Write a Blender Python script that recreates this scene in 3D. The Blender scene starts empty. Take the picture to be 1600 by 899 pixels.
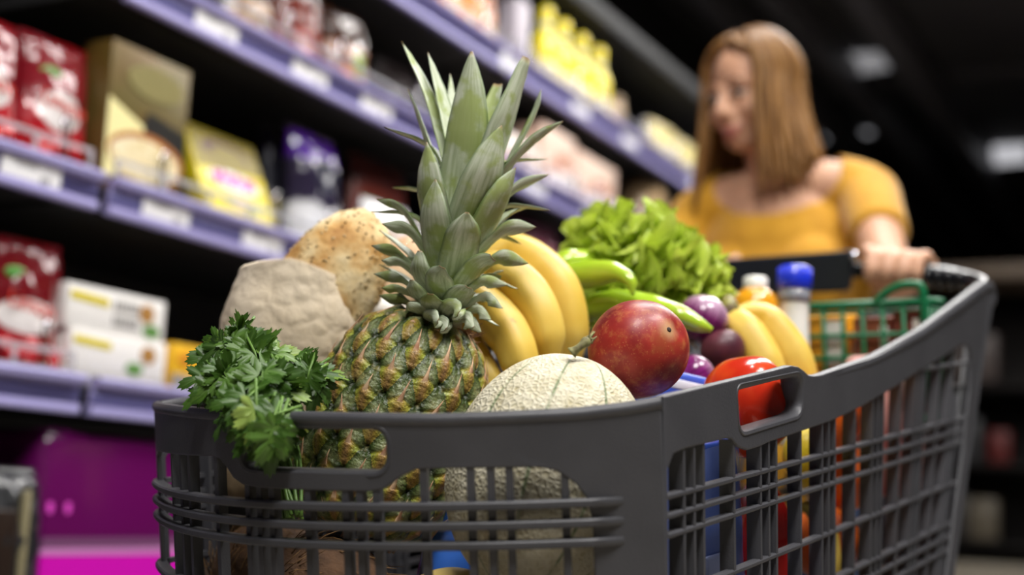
import bpy, bmesh, math, random
from mathutils import Vector, Matrix, noise

SC = bpy.context.scene
COL = SC.collection
V = Vector
pi = math.pi
random.seed(7)

# ------------------------------------------------------------------ camera
FPX = 2150.0
PITCH, ROLL, YAW = math.radians(9.13), math.radians(2.47), math.radians(27.755)
_f = V((0, math.cos(PITCH), math.sin(PITCH)))
_r0 = V((1, 0, 0)); _u0 = V((0, -math.sin(PITCH), math.cos(PITCH)))
_r = math.cos(ROLL) * _r0 + math.sin(ROLL) * _u0
_u = -math.sin(ROLL) * _r0 + math.cos(ROLL) * _u0
_Z = Matrix.Rotation(YAW, 3, 'Z')
CF, CR, CU = _Z @ _f, _Z @ _r, _Z @ _u
CAM = V((0, 0, 0.70))


def P(x, y, d):
    """pixel of the photograph + distance along the view axis -> point in the shop"""
    return CAM + d * (((x - 800) / FPX) * CR + ((449.5 - y) / FPX) * CU + CF)


def QX(w):
    v = w - CAM; z = v.dot(CF)
    return 800 + FPX * v.dot(CR) / z, 449.5 - FPX * v.dot(CU) / z, z


def PX(x, y, X):
    a = ((x - 800) / FPX) * CR + ((449.5 - y) / FPX) * CU + CF
    return CAM + a * ((X - CAM.x) / a.x)


cam = bpy.data.objects.new('camera', bpy.data.cameras.new('camera'))
COL.objects.link(cam)
cam.matrix_world = Matrix(((CR.x, CU.x, -CF.x, CAM.x), (CR.y, CU.y, -CF.y, CAM.y), (CR.z, CU.z, -CF.z, CAM.z), (0, 0, 0, 1)))
cam.data.sensor_width = 36
cam.data.lens = FPX * 36 / 1600
cam.data.clip_start = 0.02
cam.data.dof.use_dof = True
cam.data.dof.focus_distance = 1.085
cam.data.dof.aperture_fstop = 2.5
SC.camera = cam

# ------------------------------------------------------------------ colour management, world, lights
SC.view_settings.view_transform = 'Standard'
SC.view_settings.look = 'None'
SC.view_settings.exposure = 0.0
SC.view_settings.gamma = 1.0
SC.view_settings.use_curve_mapping = False
SC.cycles.use_denoising = True
SC.cycles.max_bounces = 8
SC.cycles.sample_clamp_indirect = 6
w = bpy.data.worlds.new('world'); SC.world = w; w.use_nodes = True
w.node_tree.nodes['Background'].inputs[0].default_value = (0.9, 0.92, 1.0, 1)
w.node_tree.nodes['Background'].inputs[1].default_value = 0.10


def area(name, loc, sx, sy, watts, col=(1, 0.98, 0.955), aim=None, spread=180):
    l = bpy.data.lights.new(name, 'AREA'); l.shape = 'RECTANGLE'; l.size = sx; l.size_y = sy
    l.energy = watts; l.color = col; l.spread = math.radians(spread)
    o = bpy.data.objects.new(name, l); COL.objects.link(o); o.location = loc
    if aim is not None:
        o.rotation_euler = (V(aim) - V(loc)).to_track_quat('-Z', 'Y').to_euler()
    return o


LAMP_Z = 2.95
LAMPS = [(-0.70, 2.20, 20), (0.70, 1.10, 54), (0.15, -0.40, 62), (-0.45, 3.5, 24), (-0.6, 5.1, 20)]
for i, (lx, ly, lw) in enumerate(LAMPS):
    area('ceiling_lamp_light', (lx, ly, LAMP_Z - 0.012), 0.5, 1.1, lw)


SPOTS = [(-0.35, 1.25, 7), (-0.35, 2.6, 8), (-0.35, 3.9, 8)]
for (lx, ly, lw) in SPOTS:
    o = area('track_spot_light', (lx, ly, 2.93), 0.07, 0.07, lw, aim=(-1.55, ly + 0.5, 1.3)); o.data.shape = 'DISK'


# ------------------------------------------------------------------ materials
def lin(h):
    h = h.lstrip('#')
    return tuple((c / 12.92 if c <= 0.04045 else ((c + 0.055) / 1.055) ** 2.4) for c in (int(h[i:i + 2], 16) / 255 for i in (0, 2, 4))) + (1,)


def mat(name, color, rough=0.5, metal=0.0, spec=0.5, coat=0.0, trans=0.0, alpha=1.0, sss=0.0, color2=None, nscale=8.0,
        nlo=0.35, nhi=0.65, ndetail=4.0, stretch=None, bump=0.0, bscale=60.0, emit=0.0, sheen=0.0, ior=1.45, bdetail=3.0):
    m = bpy.data.materials.new(name); m.use_nodes = True
    nt = m.node_tree; b = nt.nodes['Principled BSDF']; I = b.inputs
    c = lin(color) if isinstance(color, str) else color
    I['Base Color'].default_value = c
    I['Roughness'].default_value = rough; I['Metallic'].default_value = metal
    I['Specular IOR Level'].default_value = spec; I['Coat Weight'].default_value = coat; I['Coat Roughness'].default_value = 0.08
    I['Transmission Weight'].default_value = trans; I['Alpha'].default_value = alpha; I['IOR'].default_value = ior
    I['Sheen Weight'].default_value = sheen
    if sss:
        I['Subsurface Weight'].default_value = sss; I['Subsurface Radius'].default_value = (0.01, 0.005, 0.003); I['Subsurface Scale'].default_value = 1.0
    if emit:
        I['Emission Color'].default_value = c; I['Emission Strength'].default_value = emit
    tc = nt.nodes.new('ShaderNodeTexCoord'); src = tc.outputs['Object']
    if stretch:
        mp = nt.nodes.new('ShaderNodeMapping'); mp.inputs['Scale'].default_value = stretch
        nt.links.new(src, mp.inputs['Vector']); src = mp.outputs['Vector']
    if color2:
        n = nt.nodes.new('ShaderNodeTexNoise'); n.inputs['Scale'].default_value = nscale; n.inputs['Detail'].default_value = ndetail
        r = nt.nodes.new('ShaderNodeValToRGB')
        r.color_ramp.elements[0].position = nlo; r.color_ramp.elements[1].position = nhi
        r.color_ramp.elements[0].color = c; r.color_ramp.elements[1].color = lin(color2)
        nt.links.new(src, n.inputs['Vector']); nt.links.new(n.outputs[0], r.inputs[0]); nt.links.new(r.outputs[0], I['Base Color'])
    if bump:
        n = nt.nodes.new('ShaderNodeTexNoise'); n.inputs['Scale'].default_value = bscale; n.inputs['Detail'].default_value = bdetail
        bp = nt.nodes.new('ShaderNodeBump'); bp.inputs['Strength'].default_value = bump; bp.inputs['Distance'].default_value = 0.003
        nt.links.new(src, n.inputs['Vector']); nt.links.new(n.outputs[0], bp.inputs['Height']); nt.links.new(bp.outputs[0], I['Normal'])
    return m


def nodes(m):
    return m.node_tree, m.node_tree.nodes['Principled BSDF']


def math_n(nt, op, a, b=None):
    n = nt.nodes.new('ShaderNodeMath'); n.operation = op
    for i, x in enumerate((a, b)):
        if x is None: continue
        if isinstance(x, (int, float)): n.inputs[i].default_value = x
        else: nt.links.new(x, n.inputs[i])
    return n.outputs[0]


def mix_n(nt, fac, a, b):
    n = nt.nodes.new('ShaderNodeMix'); n.data_type = 'RGBA'
    for k, x in ((0, fac), (6, a), (7, b)):
        if isinstance(x, (tuple, float, int)): n.inputs[k].default_value = x
        elif isinstance(x, str): n.inputs[k].default_value = lin(x)
        else: nt.links.new(x, n.inputs[k])
    return n.outputs[2]


def ramp_n(nt, fac, stops):
    r = nt.nodes.new('ShaderNodeValToRGB'); e = r.color_ramp.elements
    while len(e) < len(stops): e.new(0.5)
    for k, (p, c) in enumerate(stops):
        e[k].position = p; e[k].color = lin(c) if isinstance(c, str) else c
    nt.links.new(fac, r.inputs[0])
    return r.outputs[0]


def attr_n(nt, name):
    n = nt.nodes.new('ShaderNodeAttribute'); n.attribute_name = name
    return n.outputs['Fac']


def noise_n(nt, scale, detail=4.0, vec=None, rough=0.5):
    n = nt.nodes.new('ShaderNodeTexNoise'); n.inputs['Scale'].default_value = scale; n.inputs['Detail'].default_value = detail; n.inputs['Roughness'].default_value = rough
    if vec is None:
        vec = nt.nodes.new('ShaderNodeTexCoord').outputs['Object']
    nt.links.new(vec, n.inputs['Vector'])
    return n.outputs[0]


# ------------------------------------------------------------------ mesh builder
class G:
    def __init__(s):
        s.v = []; s.f = []; s.at = {}

    def add(s, vs, fs, **at):
        k = len(s.v); s.v += [V(p) for p in vs]; s.f += [tuple(i + k for i in f) for f in fs]
        for n in set(s.at) | set(at):
            L = s.at.setdefault(n, [])
            L += [0.0] * (k - len(L)); L += list(at.get(n, [0.0] * len(vs)))
        return s

    def join(s, g, m=None):
        return s.add([m @ p for p in g.v] if m else g.v, g.f, **g.at)

    def xf(s, m):
        s.v = [m @ p for p in s.v]; return s

    def grid(s, fn, nu, nv, cu=False, cv=False, at=None):
        """fn(u,v) with u,v in 0..1"""
        vs = []; ats = {}
        for i in range(nu):
            for j in range(nv):
                u = i / (nu if cu else nu - 1); v = j / (nv if cv else nv - 1)
                p = fn(u, v)
                if at is not None:
                    p, d = p
                    for q, x in d.items(): ats.setdefault(q, []).append(x)
                vs.append(p)
        fs = []
        for i in range(nu if cu else nu - 1):
            for j in range(nv if cv else nv - 1):
                a = i * nv + j; b = ((i + 1) % nu) * nv + j; c = ((i + 1) % nu) * nv + (j + 1) % nv; d = i * nv + (j + 1) % nv
                fs.append((a, b, c, d))
        return s.add(vs, fs, **ats)

    def box(s, c, h, m=None, bev=0.0):
        c = V(c); h = V(h)
        b = min(bev, min(h) * 0.9)
        if b <= 0:
            vs = [V((x, y, z)) for x in (-h.x, h.x) for y in (-h.y, h.y) for z in (-h.z, h.z)]
            fs = [(0, 1, 3, 2), (4, 6, 7, 5), (0, 4, 5, 1), (2, 3, 7, 6), (0, 2, 6, 4), (1, 5, 7, 3)]
        else:
            bm = bmesh.new(); bmesh.ops.create_cube(bm, size=2)
            for q in bm.verts: q.co = V((q.co.x * h.x, q.co.y * h.y, q.co.z * h.z))
            bmesh.ops.bevel(bm, geom=bm.edges[:], offset=b, segments=2, affect='EDGES', profile=0.5)
            bm.verts.index_update()
            vs = [q.co.copy() for q in bm.verts]; fs = [tuple(q.index for q in f.verts) for f in bm.faces]; bm.free()
        vs = [(m @ p if m else p) + c for p in vs]
        return s.add(vs, fs)

    def tube(s, pts, rad, n=10, cap=True, squash=None, at=None, up=None):
        """tube along a list of points; rad a number or list; squash=(a,b) scales the section"""
        pts = [V(p) for p in pts]; N = len(pts)
        rs = [rad] * N if isinstance(rad, (int, float)) else list(rad)
        vs = []; ref = up
        t0 = (pts[1] - pts[0]).normalized()
        nrm = V(up) if up else (V((0, 0, 1)) if abs(t0.z) < 0.9 else V((1, 0, 0)))
        av = []
        for i in range(N):
            t = (pts[min(i + 1, N - 1)] - pts[max(i - 1, 0)]).normalized()
            nrm = (nrm - t * nrm.dot(t)).normalized(); bi = t.cross(nrm)
            for k in range(n):
                a = 2 * pi * k / n
                ca, sa = math.cos(a), math.sin(a)
                if squash: ca *= squash[0]; sa *= squash[1]
                vs.append(pts[i] + rs[i] * (nrm * ca + bi * sa)); av.append(i / (N - 1))
        fs = [(i * n + k, i * n + (k + 1) % n, (i + 1) * n + (k + 1) % n, (i + 1) * n + k) for i in range(N - 1) for k in range(n)]
        if cap:
            fs.append(tuple(range(n - 1, -1, -1))); fs.append(tuple((N - 1) * n + k for k in range(n)))
        return s.add(vs, fs, **({'t': av} if at else {}))

    def lathe(s, prof, n=32, m=None, closed=False):
        """prof list of (r,z)"""
        vs = []; N = len(prof)
        for r, z in prof:
            for k in range(n):
                a = 2 * pi * k / n; vs.append(V((r * math.cos(a), r * math.sin(a), z)))
        fs = [(i * n + k, i * n + (k + 1) % n, (i + 1) * n + (k + 1) % n, (i + 1) * n + k) for i in range(N - 1) for k in range(n)]
        fs.append(tuple(range(n - 1, -1, -1))); fs.append(tuple((N - 1) * n + k for k in range(n)))
        if m: vs = [m @ p for p in vs]
        return s.add(vs, fs)

    def ell(s, c, h, m=None, nu=24, nv=14, fn=None):
        """ellipsoid with optional radial function fn(unit vector)->scale"""
        c = V(c); vs = []
        for j in range(nv + 1):
            th = pi * j / nv
            for i in range(nu):
                ph = 2 * pi * i / nu
                d = V((math.sin(th) * math.cos(ph), math.sin(th) * math.sin(ph), math.cos(th)))
                k = fn(d) if fn else 1.0
                q = V((d.x * h[0], d.y * h[1], d.z * h[2])) * k
                vs.append((m @ q if m else q) + c)
        fs = []
        for j in range(nv):
            for i in range(nu):
                a = j * nu + i; b = j * nu + (i + 1) % nu
                if j == 0: fs.append((a, a + nu, b + nu))
                elif j == nv - 1: fs.append((a, a + nu, b))
                else: fs.append((a, a + nu, b + nu, b))
        return s.add(vs, fs)


def catmull(pts, n):
    pts = [V(p) for p in pts]; q = [2 * pts[0] - pts[1]] + pts + [2 * pts[-1] - pts[-2]]
    out = []; S = len(pts) - 1
    for k in range(n):
        x = k / (n - 1) * S; i = min(int(x), S - 1); t = x - i
        a, b, c, d = q[i:i + 4]
        out.append(0.5 * ((2 * b) + (c - a) * t + (2 * a - 5 * b + 4 * c - d) * t * t + (3 * b - a - 3 * c + d) * t ** 3))
    return out


def interp(xs, ys, x):
    if x <= xs[0]: return ys[0]
    for i in range(len(xs) - 1):
        if x <= xs[i + 1]:
            t = (x - xs[i]) / (xs[i + 1] - xs[i]); return ys[i] + (ys[i + 1] - ys[i]) * t
    return ys[-1]


def frame(z, x=None):
    """3x3 whose Z column is z"""
    z = V(z).normalized(); x = V(x) if x is not None else (V((1, 0, 0)) if abs(z.x) < 0.8 else V((0, 1, 0)))
    x = (x - z * x.dot(z)).normalized(); y = z.cross(x)
    return Matrix(((x.x, y.x, z.x), (x.y, y.y, z.y), (x.z, y.z, z.z)))


def root_of(o):
    while o.parent: o = o.parent
    return o


def to_mesh(name, g, smooth=True, flip=False):
    me = bpy.data.meshes.new(name); me.from_pydata([tuple(p) for p in g.v], [], g.f)
    for n, L in g.at.items():
        L = L + [0.0] * (len(g.v) - len(L))
        a = me.attributes.new(n, 'FLOAT', 'POINT'); a.data.foreach_set('value', L)
    me.polygons.foreach_set('use_smooth', [smooth] * len(me.polygons))
    bm = bmesh.new(); bm.from_mesh(me)
    bmesh.ops.recalc_face_normals(bm, faces=bm.faces[:]); bm.to_mesh(me); bm.free()
    me.update()
    return me


def sharp(me, ang=35):
    me.polygons.foreach_set('use_smooth', [True] * len(me.polygons))
    try: me.set_sharp_from_angle(angle=math.radians(ang))
    except Exception: pass


def mesh_obj(name, me, m, parent=None):
    if m is not None:
        me.materials.clear(); me.materials.append(m)
    o = bpy.data.objects.new(name, me); COL.objects.link(o)
    if parent: o.parent = parent
    return o


def part(name, g, m, parent, world=True, ang=None, smooth=True):
    if world:
        inv = root_of(parent).matrix_basis.inverted(); g.xf(inv)
    me = to_mesh(name, g, smooth)
    if ang: sharp(me, ang)
    return mesh_obj(name, me, m, parent)


def tag(o, label, cat, group=None):
    o['label'] = label; o['category'] = cat
    if group: o['group'] = group
    return o


def thing(name, label, cat, loc=(0, 0, 0), rot=None, group=None):
    o = bpy.data.objects.new(name, None); COL.objects.link(o)
    o.empty_display_size = 0.05
    mm = (rot.to_4x4() if rot is not None else Matrix.Identity(4)); mm.translation = V(loc)
    o.matrix_basis = mm
    return tag(o, label, cat, group)


def solo(name, g, m, label, cat, loc=None, rot=None, group=None, ang=None, world=True, smooth=True):
    """a thing that is one mesh; its origin set at loc"""
    if loc is None: loc = sum(g.v, V()) / len(g.v)
    mm = (rot.to_4x4() if rot is not None else Matrix.Identity(4)); mm.translation = V(loc)
    if world: g.xf(mm.inverted())
    me = to_mesh(name, g, smooth)
    if ang: sharp(me, ang)
    o = mesh_obj(name, me, m); o.matrix_basis = mm
    return tag(o, label, cat, group)


def struct(name, g, m, ang=30):
    me = to_mesh(name, g); sharp(me, ang)
    o = mesh_obj(name, me, m); o['kind'] = 'structure'; return o


def clone(o, loc=None, rot=None, label=None, group=None):
    def rec(a, par):
        c = a.copy(); COL.objects.link(c); c.parent = par
        for ch in list(a.children): rec(ch, c)
        return c
    c = rec(o, None)
    mm = (rot.to_4x4() if rot is not None else o.matrix_basis.to_3x3().to_4x4()); mm.translation = V(loc) if loc is not None else o.matrix_basis.translation
    c.matrix_basis = mm
    if label: c['label'] = label
    if group: c['group'] = group
    return c


def fused(g, voxel, smooth_it=3):
    """one continuous skin around overlapping closed shapes"""
    me = to_mesh('tmp', g); o = bpy.data.objects.new('tmp', me); COL.objects.link(o)
    r = o.modifiers.new('r', 'REMESH'); r.mode = 'VOXEL'; r.voxel_size = voxel
    if smooth_it:
        s = o.modifiers.new('s', 'SMOOTH'); s.iterations = smooth_it; s.factor = 0.5
    dg = bpy.context.evaluated_depsgraph_get(); ev = o.evaluated_get(dg)
    m2 = bpy.data.meshes.new_from_object(ev)
    out = G(); out.add([v.co.copy() for v in m2.vertices], [tuple(p.vertices) for p in m2.polygons])
    bpy.data.objects.remove(o); bpy.data.meshes.remove(me); bpy.data.meshes.remove(m2)
    return out


def text_geo(txt, size, depth=0.0004):
    """letters in the local XY plane, centred"""
    c = bpy.data.curves.new('txt', 'FONT'); c.body = txt; c.size = size; c.align_x = 'CENTER'; c.align_y = 'CENTER'; c.extrude = depth
    o = bpy.data.objects.new('txt', c); COL.objects.link(o)
    dg = bpy.context.evaluated_depsgraph_get()
    m2 = bpy.data.meshes.new_from_object(o.evaluated_get(dg))
    g = G(); g.add([v.co.copy() for v in m2.vertices], [tuple(p.vertices) for p in m2.polygons])
    bpy.data.objects.remove(o); bpy.data.curves.remove(c); bpy.data.meshes.remove(m2)
    return g


def plate(polys, thick, bev=0.0):
    """flat plate in local XY with holes (first poly is the outline), thickness along Z"""
    c = bpy.data.curves.new('pl', 'CURVE'); c.dimensions = '2D'; c.fill_mode = 'BOTH'; c.extrude = max(thick / 2 - bev, 0.0001)
    if bev: c.bevel_depth = bev; c.bevel_resolution = 1; c.offset = -bev
    for poly in polys:
        sp = c.splines.new('POLY'); sp.points.add(len(poly) - 1); sp.use_cyclic_u = True
        for q, (x, y) in zip(sp.points, poly): q.co = (x, y, 0, 1)
    o = bpy.data.objects.new('pl', c); COL.objects.link(o)
    dg = bpy.context.evaluated_depsgraph_get()
    m2 = bpy.data.meshes.new_from_object(o.evaluated_get(dg))
    g = G(); g.add([v.co.copy() for v in m2.vertices], [tuple(p.vertices) for p in m2.polygons])
    bpy.data.objects.remove(o); bpy.data.curves.remove(c); bpy.data.meshes.remove(m2)
    return g


def rounded(poly, rad, n=6):
    """round the corners of a polygon; rad number or list"""
    out = []; N = len(poly)
    for i in range(N):
        p = V(poly[i]); a = V(poly[i - 1]); b = V(poly[(i + 1) % N]); r = rad if isinstance(rad, (int, float)) else rad[i]
        if r <= 0: out.append(tuple(p)); continue
        r = min(r, (a - p).length * 0.48, (b - p).length * 0.48)
        p0 = p + (a - p).normalized() * r; p1 = p + (b - p).normalized() * r
        for k in range(n + 1):
            t = k / n; out.append(tuple((1 - t) ** 2 * p0 + 2 * t * (1 - t) * p + t * t * p1))
    return out

# ------------------------------------------------------------------ the shop itself
XF = -1.502                      # front plane of the shelving run along the aisle


def SY(px, X, z):
    """where along the run (Y) a thing at depth X and height z shows at image column px"""
    lo, hi = 0.3, 12.0
    for _ in range(50):
        m = (lo + hi) / 2
        if QX(V((X, m, z)))[0] < px: lo = m
        else: hi = m
    return (lo + hi) / 2


def SZ(py, X, Y):
    lo, hi = -0.5, 3.5
    for _ in range(50):
        m = (lo + hi) / 2
        if QX(V((X, Y, m)))[1] > py: lo = m
        else: hi = m
    return (lo + hi) / 2


M_floor = mat('floor_tile', '#a39a8c', rough=0.35, color2='#948b7d', nscale=3)
nt, b = nodes(M_floor)
bk = nt.nodes.new('ShaderNodeTexBrick'); bk.offset = 0; bk.inputs['Scale'].default_value = 1.0
bk.inputs['Brick Width'].default_value = 0.6; bk.inputs['Row Height'].default_value = 0.6; bk.inputs['Mortar Size'].default_value = 0.004
bk.inputs['Color1'].default_value = lin('#a39a8c'); bk.inputs['Color2'].default_value = lin('#9c9385'); bk.inputs['Mortar'].default_value = lin('#5d574e')
nt.links.new(nt.nodes.new('ShaderNodeTexCoord').outputs['Object'], bk.inputs['Vector']); nt.links.new(bk.outputs[0], b.inputs['Base Color'])
M_ceil = mat('black_ceiling', '#59575b', rough=0.8, color2='#5f5d61', nscale=2)
M_wall = mat('dark_wall', '#343233', rough=0.7, color2='#3a3839', nscale=1.5)
M_beam = mat('painted_beam', '#77757c', rough=0.5, color2='#6d6b72', nscale=5)
struct('floor', G().box((0.3, 5, -0.05), (3.0, 9, 0.05)), M_floor)
struct('ceiling', G().box((0.3, 5, 3.45), (3.0, 9, 0.05)), M_ceil)
struct('wall_left', G().box((-2.65, 5, 1.7), (0.05, 9, 1.75)), M_wall)
struct('wall_right', G().box((3.25, 5, 1.7), (0.05, 9, 1.75)), M_wall)
struct('wall_back', G().box((0.3, 13.95, 1.7), (3.0, 0.05, 1.75)), M_wall)
struct('wall_front', G().box((0.3, -3.95, 1.7), (3.0, 0.05, 1.75)), M_wall)
for i, (bx, bw, bz) in enumerate([(P(1400, 80, 7.2).x, 0.06, 3.2), (P(1075, 70, 6.5).x, 0.05, 3.25), (P(1240, 30, 7.0).x, 0.05, 3.25), (0.9, 0.06, 3.2)]):
    struct('trim_%d' % (i + 1), G().box((bx, 6, bz), (bw, 7.8, 0.10), bev=0.01), M_beam)
for i, by in enumerate((5.5, 8.2, 10.8)):
    struct('trim_%d' % (i + 5), G().box((0.3, by, 3.36), (2.9, 0.05, 0.045), bev=0.01), M_ceil)

# ceiling lamps: black trough housing with a pale diffuser
M_house = mat('lamp_housing', '#2a2a2c', rough=0.4)
M_diff = mat('lamp_diffuser', (1, 0.97, 0.93, 1), emit=6.0)
M_diffdim = mat('lamp_diffuser_dim', (0.9, 0.9, 0.95, 1), emit=0.22)
M_steel = mat('brushed_steel', '#c9c9cd', rough=0.22, metal=1.0)


def lamp(x, y, z, sx, sy, label, m, drop):
    t = thing('ceiling_lamp', label, 'lamp', (x, y, z))
    g = G(); g.box((0, 0, 0.05), (sx / 2 + 0.02, sy / 2 + 0.02, 0.012), bev=0.005)
    for s in (-1, 1):
        g.box((s * (sx / 2 + 0.012), 0, 0.02), (0.01, sy / 2 + 0.02, 0.03)); g.box((0, s * (sy / 2 + 0.012), 0.02), (sx / 2 + 0.02, 0.01, 0.03))
    part('housing', g, M_house, t, world=False)
    part('diffuser', G().box((0, 0, 0.01), (sx / 2, sy / 2, 0.008), bev=0.003), m, t, world=False)
    for s in (-1, 1):
        part('suspension_wire', G().tube([(0, s * sy * 0.35, 0.055), (0, s * sy * 0.35, drop)], 0.004, 6), M_house, t, world=False)
    return t


LL = ['over the nearest shelf bay', 'above the front of the shopping cart', 'behind the photographer', 'above the aisle behind the woman', 'far down the aisle beyond the woman']
for (lx, ly, lw), s in zip(LAMPS, LL):
    lamp(lx, ly, LAMP_Z, 0.5, 1.1, 'black trough ceiling lamp with white diffuser hanging ' + s, M_diff, 3.4 - LAMP_Z)
for (px, py, d, sx, sy, s) in [(1350, 85, 8.0, 0.40, 0.22, 'dim grey lamp panel on the dark ceiling right of the woman, the upper one'),
                               (1322, 199, 9.6, 0.34, 0.15, 'dim flat lamp panel just behind the hair of the woman'),
                               (1580, 241, 9.8, 0.24, 0.14, 'brightest small lamp panel at the right edge of the dark ceiling')]:
    p = P(px, py, d)
    t = thing('ceiling_spotlight', s, 'lamp', p, frame((CAM - p) + V((0, 0, -3.0))))
    part('housing', G().box((0, 0, -0.05), (sx / 2 + 0.015, sy / 2 + 0.015, 0.045), bev=0.01), M_house, t, world=False)
    part('diffuser', G().box((0, 0, 0.0), (sx / 2, sy / 2, 0.006), bev=0.002), mat('spot_diffuser', (0.9, 0.9, 0.95, 1), emit=(0.36 if px < 1345 and py > 150 else 0.24) if px < 1500 else 0.6), t, world=False)
    part('suspension_rod', G().tube([p + V((0, 0, 0.03)), V((p.x, p.y, 3.4))], 0.008, 6), M_house, t)
p = P(1480, 180, 9.0)
t = thing('round_downlight', 'small round grey downlight alone on the dark ceiling at right', 'lamp', p, frame((CAM - p) + V((0, 0, -0.6))))
part('housing', G().lathe([(0.06, -0.10), (0.075, -0.02), (0.075, 0.0)], 20), M_house, t, world=False)
part('lens', G().lathe([(0.055, -0.001), (0.055, 0.004)], 20), mat('lens', (0.9, 0.9, 0.93, 1), emit=0.35), t, world=False)
part('suspension_rod', G().tube([p, V((p.x, p.y, 3.4))], 0.008, 6), M_house, t)

for (lx, ly, lw), s in zip(SPOTS, ('nearest one', 'middle one', 'farthest one')):
    d = (V((-1.55, ly + 0.5, 1.3)) - V((lx, ly, 2.93))).normalized()
    t = thing('track_spotlight', 'small black ceiling spotlight aimed at the shelves, ' + s, 'lamp', V((lx, ly, 2.93)) - d * 0.003, frame(-d))
    part('housing', G().lathe([(0.03, 0.10), (0.05, 0.09), (0.05, 0.004), (0.046, 0.004), (0.044, 0.06)], 20), M_house, t, world=False)
    part('mount_rod', G().tube([V((lx, ly, 2.93)) - d * 0.08, V((lx, ly, 3.4)) - d * 0.05], 0.008, 6), M_house, t)

# ------------------------------------------------------------------ shelving run on the left
M_black = mat('black_shelf_steel', '#2b2a2b', rough=0.6, color2='#2f2e2f', nscale=12)
M_rail = mat('lavender_price_rail', '#aaa4d8', rough=0.35, color2='#a39dd0', nscale=6, stretch=(1, 0.2, 4))
M_recess_shade = mat('label_recess_shade', '#7572ac', rough=0.4, color2='#6f6ca6', nscale=6)  # darker lavender: shade under the rail lip put into the colour
M_tag = mat('price_tag_paper', '#fdfcff', rough=0.6)
M_ink = mat('tag_ink', '#55525a', rough=0.7)
M_clear = mat('clear_fence_plastic', '#d9d9df', rough=0.12, trans=0.55, alpha=0.75)
M_chrome = mat('chrome_wire', '#e4e4ea', rough=0.08, metal=1.0)
BAYS = [(0.272, 1.506), (1.531, 2.760), (2.785, 4.013), (4.038, 5.266), (5.291, 6.520)]
BAYN = ['nearest shelf bay', 'bay behind paper bag and pineapple', 'third bay down the aisle', 'bay beside the woman', 'farthest bay']
LEV = {'A': 1.787, 'B': 1.517, 'C': 1.175, 'D': 0.868, 'E': 0.50}
LEVN = {'A': 'topmost shelf', 'B': 'second shelf from the top', 'C': 'middle shelf', 'D': 'fourth shelf from the top', 'E': 'lowest shelf'}
t = thing('shelving_unit', 'black steel supermarket shelving frame running along the left of the aisle', 'shelving', (-1.95, 3.4, 0))
part('back_panel', G().box((-2.07, 3.4, 1.06), (0.012, 3.14, 1.04)), M_black, t)
part('base_plinth', G().box((-1.80, 3.4, 0.06), (0.27, 3.13, 0.06), bev=0.004), M_black, t)
part('top_canopy', G().box((-1.80, 3.4, 2.075), (0.285, 3.14, 0.02), bev=0.006).box((-1.515, 3.4, 2.068), (0.012, 3.14, 0.027), bev=0.005), mat('canopy_steel', '#29292a', rough=0.6), t)
for yb in [0.268] + [b_[1] + 0.004 for b_ in BAYS]:
    part('upright_post', G().box((-2.035, yb, 1.06), (0.022, 0.003, 1.05)), M_black, t)


def shelf(lv, bi):
    z = LEV[lv]; y0, y1 = BAYS[bi]; L = y1 - y0; yc = (y0 + y1) / 2
    t = thing('shelf', '%s with lavender price rail, %s' % (LEVN[lv], BAYN[bi]), 'shelf', (XF - 0.25, yc, z - 0.03), group='shelves of the long shelving run')
    part('board', G().box((XF - 0.28, yc, z - 0.024), (0.272, L / 2 - 0.006, 0.010), bev=0.002).box((XF - 0.03, yc, z - 0.04), (0.02, L / 2 - 0.006, 0.012)), M_black, t)
    hh = 0.058
    prof = [(0.0, 0), (0.012, 0.0), (0.0135, 0.004), (0.012, 0.014), (0.006, 0.016), (0.0075, 0.043), (0.020, 0.0450), (0.022, 0.0535), (0.018, hh), (0.0, hh)]
    prof = [(x + zz * 0.10, zz) for x, zz in prof]
    g = G(); vs = []
    for yy in (y0, y1):
        vs += [V((XF - 0.014 + x, yy, z - hh + zz)) for x, zz in prof]
    n = len(prof)
    g.add(vs, [(k, (k + 1) % n, n + (k + 1) % n, n + k) for k in range(n)] + [tuple(range(n - 1, -1, -1)), tuple(range(n, 2 * n))])
    rail = part('price_rail', g, M_rail, t, ang=25)
    part('label_recess_shade', G().box((XF - 0.0045, yc, z - hh + 0.0295), (0.0016, L / 2 - 0.001, 0.0125)), M_recess_shade, rail)  # strip in the label recess carrying its painted shade
    if (lv in 'ABC' and bi < 4) or (lv == 'D' and bi == 0):
        g = G().box((XF - 0.0085, yc, z + 0.030), (0.0022, L / 2 - 0.012, 0.0045), bev=0.002).box((XF - 0.010, yc, z + 0.003), (0.005, L / 2 - 0.012, 0.003), bev=0.001)
        k = int(L / 0.11)
        for i in range(k + 1):
            yy = y0 + 0.015 + (L - 0.03) * i / k
            g.box((XF - 0.009, yy, z + 0.016), (0.002, 0.004, 0.014))
        part('fence_strip', g, M_clear, t)
        nd = 5
        for i in range(nd):
            yy = y0 + 0.03 + (L - 0.06) * (i + (0.5 if i < nd - 1 else 0.95)) / nd + (0.035 if i % 2 else -0.03)
            yy = min(yy, y1 - 0.022)
            dv = G().tube(catmull([(XF - 0.0135, yy, z - 0.010), (XF - 0.0135, yy, z + 0.055), (XF - 0.0145, yy + 0.003, z + 0.066), (XF - 0.0145, yy + 0.008, z + 0.066), (XF - 0.0135, yy + 0.011, z + 0.055), (XF - 0.0135, yy + 0.011, z - 0.010)], 24), 0.0026, 8)
            dv.ell((XF - 0.0145, yy + 0.0055, z + 0.068), (0.0055, 0.0055, 0.0055), None, 12, 8)
            part('wire_divider', dv, M_chrome, t)
    return t


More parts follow.
